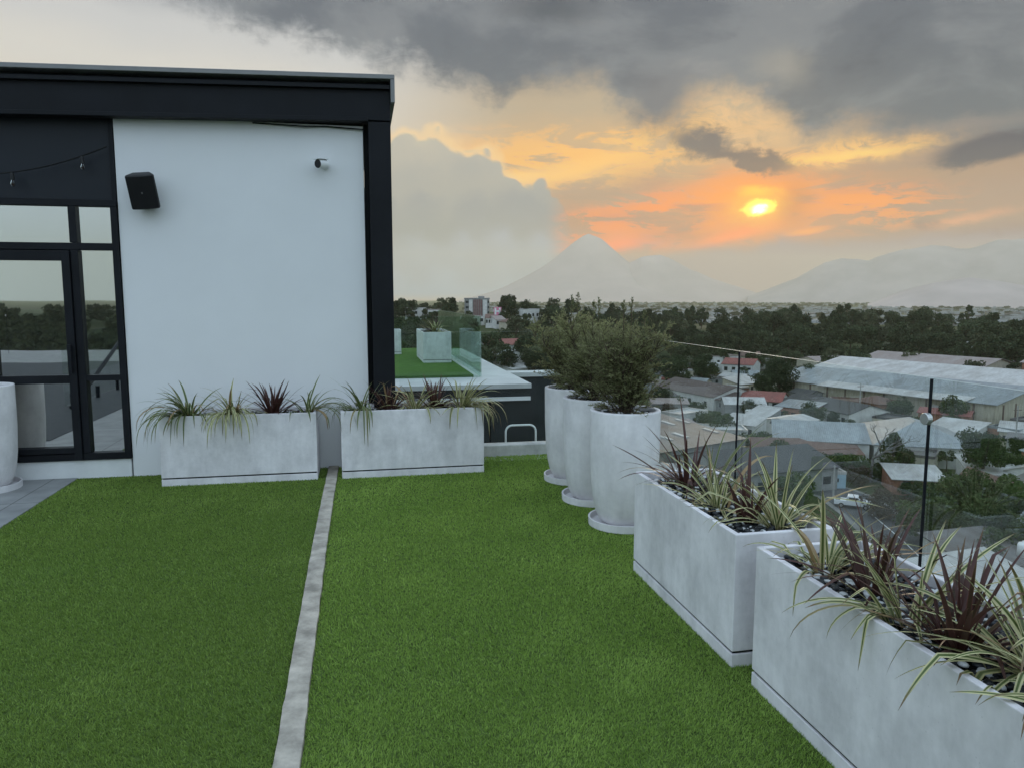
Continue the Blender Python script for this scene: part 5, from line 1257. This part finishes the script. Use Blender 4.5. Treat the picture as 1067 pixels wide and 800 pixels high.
# ---------------------------------------------------------------- trees
F_dark = tone_mat('leaf_dark_green', (0.016, 0.026, 0.012), (0.060, 0.082, 0.034), 0.75, 0.15)
F_mid = tone_mat('leaf_mid_green', (0.028, 0.046, 0.015), (0.090, 0.120, 0.042), 0.7, 0.2)
F_bright = tone_mat('leaf_bright_green', (0.060, 0.110, 0.018), (0.150, 0.215, 0.045), 0.7, 0.2)
F_brown = tone_mat('leaf_brown_scrub', (0.045, 0.034, 0.022), (0.110, 0.078, 0.050), 0.8, 0.15)
F_forest2 = tone_mat('leaf_forest_olive', (0.034, 0.044, 0.024), (0.105, 0.115, 0.062), 0.8, 0.1)
F_forest = tone_mat('leaf_forest', (0.020, 0.032, 0.016), (0.078, 0.098, 0.045), 0.8, 0.1)
def tree_meshes(Ht, Rc, seed, n, leaf, fm, trunk_h=0.3, clumps=26, shape='round', flat=0.8):
    g = np.random.default_rng(seed); cz0 = Ht * trunk_h; ch = Ht - cz0
    C, Rr = [], []
    while len(C) < clumps:
        v = g.normal(0, 1, 3); v /= np.linalg.norm(v); v *= g.uniform(.35, 1.0) ** .6
        if shape == 'cone': k = 1.05 - (v[2] + 1) / 2 * 0.8
        elif shape == 'flat': k = 1.0
        else: k = 1.0
        c = np.array([v[0] * Rc * .8 * k, v[1] * Rc * .8 * k, cz0 + ch * (.5 + v[2] * .42)])
        C.append(c); Rr.append(Rc * g.uniform(.22, .40) * (1 if shape != 'cone' else .5 + .5 * k))
    VV, TN = [], []
    per = n // clumps
    for c, r in zip(C, Rr):
        d = g.normal(0, 1, (per, 3)); d /= np.linalg.norm(d, axis=1)[:, None]
        pos = c + d * (r * g.uniform(.35, 1.05, per) ** .5)[:, None] * np.array([1, 1, flat])
        a = g.normal(0, 1, (per, 3)) + d * .6; a /= np.linalg.norm(a, axis=1)[:, None]; b = np.cross(a, g.normal(0, 1, (per, 3))); b /= np.linalg.norm(b, axis=1)[:, None]
        s = (leaf * g.uniform(.6, 1.3, per))[:, None]
        q = np.stack([pos - a * s, pos - b * s * .6, pos + a * s, pos + b * s * .6], 1)
        VV.append(q.reshape(-1, 3)); tone = g.uniform(.15, .75); TN.append(np.repeat(np.clip(tone + g.normal(0, .16, per), 0, 1), 4))
    V3 = np.concatenate(VV); cr = npmesh('crown', V3, np.arange(len(V3)).reshape(-1, 4), fm, col=np.concatenate(TN), data_only=True)
    m = MB(); top = Vector((0, 0, cz0 + ch * .55)); m.tube([(0, 0, -.6), (Ht * .01, 0, cz0 * .6), (-Ht * .01, Ht * .01, cz0 + ch * .2), top], [Ht * .032, Ht * .024, Ht * .018, Ht * .008], 7)
    for c in C[:7]: m.tube([(0, 0, cz0 * .9 + ch * .1), Vector((c[0] * .5, c[1] * .5, (cz0 + c[2]) / 2 + .2)), Vector(c)], [Ht * .012, Ht * .008, Ht * .004], 5)
    o = m.build('trunk', M_bark); tm = o.data; bpy.data.objects.remove(o)
    return tm, cr
def tree(name, loc, meshes, label, group=None, sc=1.0, rz=0.0, cat='tree', szz=1.0):
    FOOT.append((loc[0], loc[1]))
    t = empty(name, loc, rz, label, cat, group); t.scale = (sc, sc, sc * szz)
    for nm, me in (('trunk', meshes[0]), ('crown', meshes[1])):
        o = bpy.data.objects.new(nm, me); COL.objects.link(o); o.parent = t
    return t
TM = {}
def T(key, *a, **k):
    if key not in TM: TM[key] = tree_meshes(*a, **k)
    return TM[key]
broadA = T('bA', 8, 4.2, 1, 5200, .24, F_mid, trunk_h=.12, clumps=34)
broadB = T('bB', 8, 4.4, 2, 5200, .24, F_mid, trunk_h=.12, clumps=38)
darkA = T('dA', 12, 5.2, 3, 4600, .30, F_dark, trunk_h=.15, clumps=34)
darkB = T('dB', 12, 5.0, 4, 4600, .30, F_dark, trunk_h=.15, clumps=30)
rnd = T('rd', 9.6, 3.6, 5, 5600, .20, F_dark, trunk_h=.26, clumps=40)
con = T('cn', 8.5, 3.6, 6, 4800, .20, F_mid, trunk_h=.04, clumps=40, shape='cone')
bush = T('bu', 3.2, 2.3, 7, 2600, .15, F_mid, trunk_h=.05, clumps=22)
bright = T('br', 4.2, 2.9, 8, 5200, .13, F_bright, trunk_h=.04, clumps=34)
scrub = T('sc', 4.2, 3.0, 9, 2600, .16, F_brown, trunk_h=.08, clumps=24)
small = T('sm', 3.4, 1.6, 10, 1600, .14, F_dark, trunk_h=.42, clumps=16, flat=.6)
pale = T('pl', 10, 4.0, 12, 3200, .26, tone_mat('leaf_pale_green', (0.05, 0.07, 0.035), (0.12, 0.15, 0.08), 0.75, 0.2), trunk_h=.12, clumps=26)
for px, py, me, sc, lab, nm in [
    (1023, 507, rnd, 1.0, 'dense round dark tree on a bare trunk before the white hall', 'round_tree'),
    (1040, 502, rnd, .55, 'smaller dark tree leaning out behind the dense round tree', 'round_tree'),
    (929, 500, con, 1.0, 'tall bushy cone shaped tree beside the bare tree', 'cone_tree'),
    (812, 417, darkB, 1.0, 'large dark tree behind the railing post at the red roof', 'dark_tree'),
    (796, 418, darkA, .8, 'dark tree just left of the large dark one', 'dark_tree'),
    (842, 411, pale, .95, 'paler grey green tree right of the large dark one', 'pale_tree'),
    (704, 408, darkA, 1.05, 'dark tree behind the shrub and the white gabled house', 'dark_tree'),
    (734, 404, darkB, .95, 'dark tree at the left of the two storey house', 'dark_tree'),
    (690, 398, darkB, .8, 'dark tree nearest the potted shrub', 'dark_tree'),
    (556, 394, darkA, .85, 'dark tree left of the potted shrubs by the low white house', 'dark_tree'),
    (578, 398, darkB, .85, 'dark tree behind the farthest round pot', 'dark_tree'),
    (600, 398, darkA, .9, 'dark tree hidden mostly by the potted shrubs', 'dark_tree'),
    (962, 566, broadA, .86, 'leafy green tree just right of the railing post', 'broad_tree'),
    (992, 560, broadB, .92, 'leafy green tree in the middle of the near grove', 'broad_tree'),
    (1022, 562, broadA, .95, 'leafy green tree below the flat white roof', 'broad_tree'),
    (1052, 556, broadB, .95, 'leafy green tree at the right edge of the near grove', 'broad_tree'),
    (1040, 594, broadA, .85, 'lower leafy tree above the dark grey roof', 'broad_tree'),
    (1005, 535, broadB, .8, 'leafy green tree at the back of the near grove', 'broad_tree'),
    (985, 592, bright, 1.0, 'round bright green bush behind the burgundy leaves', 'round_bush'),
    (920, 541, scrub, 1.0, 'reddish brown scrub bush beside the road', 'scrub_bush'),
    (944, 545, scrub, .8, 'smaller brown scrub bush against the orange hut', 'scrub_bush'),
    (895, 506, scrub, .8, 'brown scrub beyond the pale blue hut', 'scrub_bush'),
    (974, 490, small, 1.0, 'left one of two little round trees before the white hall', 'little_tree'),
    (986, 490, small, 1.1, 'right one of two little round trees before the white hall', 'little_tree'),
    (1062, 505, broadB, .6, 'green bush tree at the right edge beside the street', 'broad_tree'),
    (1060, 480, darkA, .4, 'small dark tree beside the cream house', 'dark_tree')]:
    tree(nm, hit(px, py), me, lab, 'trees in the town', sc, px * 1.7, szz=1.0)
for i, (px, py, s) in enumerate([(836, 492, 1.1), (850, 494, 1.0), (864, 493, 1.2), (878, 495, 1.1), (893, 496, 1.2), (906, 500, 1.0)]):
    tree('hedge_bush', hit(px, py), bush, 'green bush in the hedge row below the rusty roof', 'hedge row bushes', s, i * 1.3, 'bush')
for i, (px, py, s) in enumerate([(990, 450, 1.2), (1000, 454, .9), (886, 448, .8), (1012, 462, 1.0)]):
    tree('yard_bush', hit(px, py), bush, 'green bush at the foot of the warehouse wall', 'bushes by the warehouse', s, i * 2.1, 'bush')
for i, (px, py, s) in enumerate([(800, 470, 1.3), (780, 474, 1.4), (760, 476, 1.4), (742, 474, 1.3), (815, 500, 1.0), (950, 520, .9), (1000, 524, 1.1)]):
    tree('yard_bush', hit(px, py), bush, 'loose green bush growing between the roofs', 'bushes between the roofs', s, i * 1.9, 'bush')
# the jumble between the larger buildings
g = random.Random(314)
def free(p, d): return all((p.x - a) ** 2 + (p.y - b) ** 2 > d * d for a, b in FOOT)
roofs = [(RF_white, 'white'), (RF_white, 'white'), (RF_grey, 'grey'), (RF_blue, 'pale blue'), (RF_rust, 'rusty'), (RF_grey, 'grey'), (RF_blue, 'pale blue'), (RF_red, 'red'), (RF_pink, 'faded pink'), (RF_dark, 'dark')]
k = tries = 0
while k < 84 and tries < 4000:
    tries += 1
    px = g.uniform(690, 1120); py = g.choice([g.uniform(384, 440), g.uniform(384, 520), g.uniform(384, 620)])
    if py > 520 and px < 985: continue
    p = hit(px, py); L = g.uniform(5, 11); D = g.uniform(5, 8)
    if not free(p, 5.8): continue
    a = math.radians(g.choice([-62, 28, -55, 20, -20])) + g.gauss(0, .1); u = Vector((math.cos(a), math.sin(a), 0))
    A, B = p - u * L / 2, p + u * L / 2; rm_, nm_ = g.choice(roofs); wm_ = g.choice([WL_white, WL_white, WL_cream, WL_grey, WL_terra])
    t, L = house('small_house', 'small low house with %s roof in the jumble of the town' % nm_, None, None, D, g.uniform(2.4, 3.4), g.choice(['gable', 'shed', 'gable', 'flat']), wm_, rm_, wins=g.choice([1, 2, 3]), rise=g.uniform(.7, 1.5), group='small houses with %s roofs' % nm_, at_=(A, B))
    k += 1
k = tries = 0
while k < 95 and tries < 6000:
    tries += 1
    px = g.uniform(685, 1120); py = g.choice([g.uniform(380, 440), g.uniform(384, 520), g.uniform(450, 620)])
    p = hit(px, py)
    if not free(p, 3.6) or (845 < px < 965 and 500 < py < 600): continue
    FOOT.append((p.x, p.y)); q = g.random()
    me_, s_ = (bush, g.uniform(.7, 1.6)) if q < .45 else (broadA, g.uniform(.45, .8)) if q < .62 else (broadB, g.uniform(.45, .8)) if q < .75 else (darkA, g.uniform(.3, .6)) if q < .88 else (scrub, g.uniform(.6, 1.1))
    tree('garden_tree', p, me_, 'garden greenery growing between the roofs of the town', 'garden trees between the roofs', s_, g.uniform(0, 6.28), szz=g.uniform(.8, 1.25)); k += 1
# wires between the poles
# bare tree
p = hit(907, 502); bt = empty('bare_tree', p, 0, 'leafless grey tree with forked crown before the pale hall', 'tree')
g = random.Random(5); m = MB()
def limb(a, d, ln, r, lv):
    b = a + d * ln; mid = a.lerp(b, .5) + Vector((g.gauss(0, .06), g.gauss(0, .06), 0)) * ln
    m.tube([a, mid, b], [r, r * .85, r * .68], 6 if lv < 2 else 4, caps=False)
    if lv >= 5: return
    for k in range(2 if lv else 3):
        nd = (d + Vector((g.gauss(0, .55), g.gauss(0, .55), g.gauss(.05, .25)))).normalized(); limb(b, nd, ln * g.uniform(.55, .8), r * .64, lv + 1)
limb(Vector((0, 0, -.5)), Vector((.05, 0, 1)).normalized(), 4.4, .30, 0)
m.build('trunk', mat('bare_bark', (0.16, 0.15, 0.14), 0.9, var=.25, scale=3), bt)
# the wood and the hillside
FM = [tree_meshes(12, 5.4, 50 + i, 2000, .46, F_forest, trunk_h=.12, clumps=22 + 2 * i, flat=.75) for i in range(5)] + [tree_meshes(14, 4.4, 60, 1500, .46, F_forest, trunk_h=.12, clumps=24, shape='cone'), tree_meshes(13, 5.0, 61, 1300, .46, F_forest2, trunk_h=.2, clumps=20, flat=.65)]
g = random.Random(77); pl = []
def scatter(n, az0, az1, r0, r1, dmin, name, label, group, smin, smax):
    k = tries = 0
    while k < n and tries < 20000:
        tries += 1
        az = math.radians(g.uniform(az0, az1)); r = math.sqrt(g.uniform(r0 * r0, r1 * r1))
        x, y = r * math.sin(az), r * math.cos(az)
        if 7.0 < math.degrees(az) < 10.6 and name == 'hillside_tree' and r > 300 and g.random() < .85: continue
        if any((x - a) ** 2 + (y - b) ** 2 < dmin * dmin for a, b in pl): continue
        pl.append((x, y)); s = g.uniform(smin, smax)
        tree(name, (x, y, th(x, y) - .3), FM[g.randrange(7)], label, group, s, g.uniform(0, 6.28), szz=g.uniform(.8, 1.25)); k += 1
scatter(60, 20.5, 50, 285, 345, 6.0, 'forest_tree', 'dark tree in the wood beyond the warehouses', 'trees of the dark wood', .5, .8)
scatter(150, 20.5, 50, 335, 470, 6.0, 'forest_tree', 'dark tree in the wood beyond the warehouses', 'trees of the dark wood', .75, 1.25)
scatter(90, 19, 50, 470, 640, 7.0, 'forest_tree', 'dark tree in the wood beyond the warehouses', 'trees of the dark wood', .8, 1.3)
scatter(90, 1.5, 21, 250, 400, 6.0, 'hillside_tree', 'dark tree on the hillside left of the shrubs', 'trees of the left hillside', .55, .95)
scatter(60, 1.5, 22, 400, 520, 7.0, 'hillside_tree', 'dark tree on the hillside left of the shrubs', 'trees of the left hillside', .55, .95)
# wood behind the terrace, mirrored in the windows
VV, TT = [], []; gg = np.random.default_rng(9)
src = FM[0][1]; co = np.empty(len(src.vertices) * 3, np.float32); src.vertices.foreach_get('co', co); co = co.reshape(-1, 3)
tn0 = np.empty(len(src.vertices), np.float32); src.attributes['tone'].data.foreach_get('value', tn0)
co = co.reshape(-1, 4, 3)[::4]; tn0 = tn0.reshape(-1, 4)[::4].ravel(); c0 = co.mean(1, keepdims=True); co = (c0 + (co - c0) * 2.2).reshape(-1, 3)
for k in range(520):
    az = math.radians(gg.uniform(152, 228)); r = gg.uniform(150, 640); x, y = r * math.sin(az), r * math.cos(az)
    VV.append(co * gg.uniform(.8, 1.4) + np.array([x, y, th(x, y)])); TT.append(tn0)
VV = np.concatenate(VV)
tag(npmesh('distant_wood', VV, np.arange(len(VV)).reshape(-1, 4), F_forest, col=np.concatenate(TT)), 'dark wood behind the terrace, seen only as a mirror image', 'wood', kind='stuff')
# far city on the plain
gg = np.random.default_rng(21); m = MB()
for k in range(4200):
    az = math.radians(gg.uniform(8, 56)); r = math.sqrt(gg.uniform(1200 ** 2, 9500 ** 2)) if k % 2 else gg.uniform(900, 3800)
    x, y = r * math.sin(az), r * math.cos(az); z = th(x, y); a = gg.uniform(0, 3.14); w_, d_, h_ = gg.uniform(4, 12), gg.uniform(4, 10), gg.uniform(4, 9)
    m.box(-w_, w_, -d_, d_, -2, h_, int(gg.choice([0, 0, 0, 1, 2, 3])), Matrix.Translation((x, y, z)) @ Matrix.Rotation(a, 4, 'Z'))
tag(m.build('distant_city', [mat('far_wall_pale', (.34, .345, .35)), mat('far_wall_grey', (.25, .25, .25)), mat('far_roof', (.19, .165, .16)), mat('far_roof_grey', (.16, .165, .17))]), 'pale specks of the far city on the plain beyond the wood', 'city', kind='stuff')
VV, TT = [], []
src = FM[1][1]; co = np.empty(len(src.vertices) * 3, np.float32); src.vertices.foreach_get('co', co); co = co.reshape(-1, 4, 3)
tn0 = np.empty(len(src.vertices), np.float32); src.attributes['tone'].data.foreach_get('value', tn0); tn0 = tn0.reshape(-1, 4)
sel = np.arange(0, len(co), 7); cs = co[sel]; c0 = cs.mean(1, keepdims=True); cs = c0 + (cs - c0) * 3.2
for k in range(1100):
    az = math.radians(gg.uniform(6, 56)); r = math.sqrt(gg.uniform(900 ** 2, 6500 ** 2)); x, y = r * math.sin(az), r * math.cos(az)
    VV.append((cs * np.array([1.6, 1.6, 1.0]) * gg.uniform(.7, 1.3)).reshape(-1, 3) + np.array([x, y, th(x, y)])); TT.append(tn0[sel].ravel())
VV = np.concatenate(VV)
tag(npmesh('distant_wood', VV, np.arange(len(VV)).reshape(-1, 4), F_dark, col=np.concatenate(TT)), 'far tree belts between the pale houses of the plain', 'wood', kind='stuff')
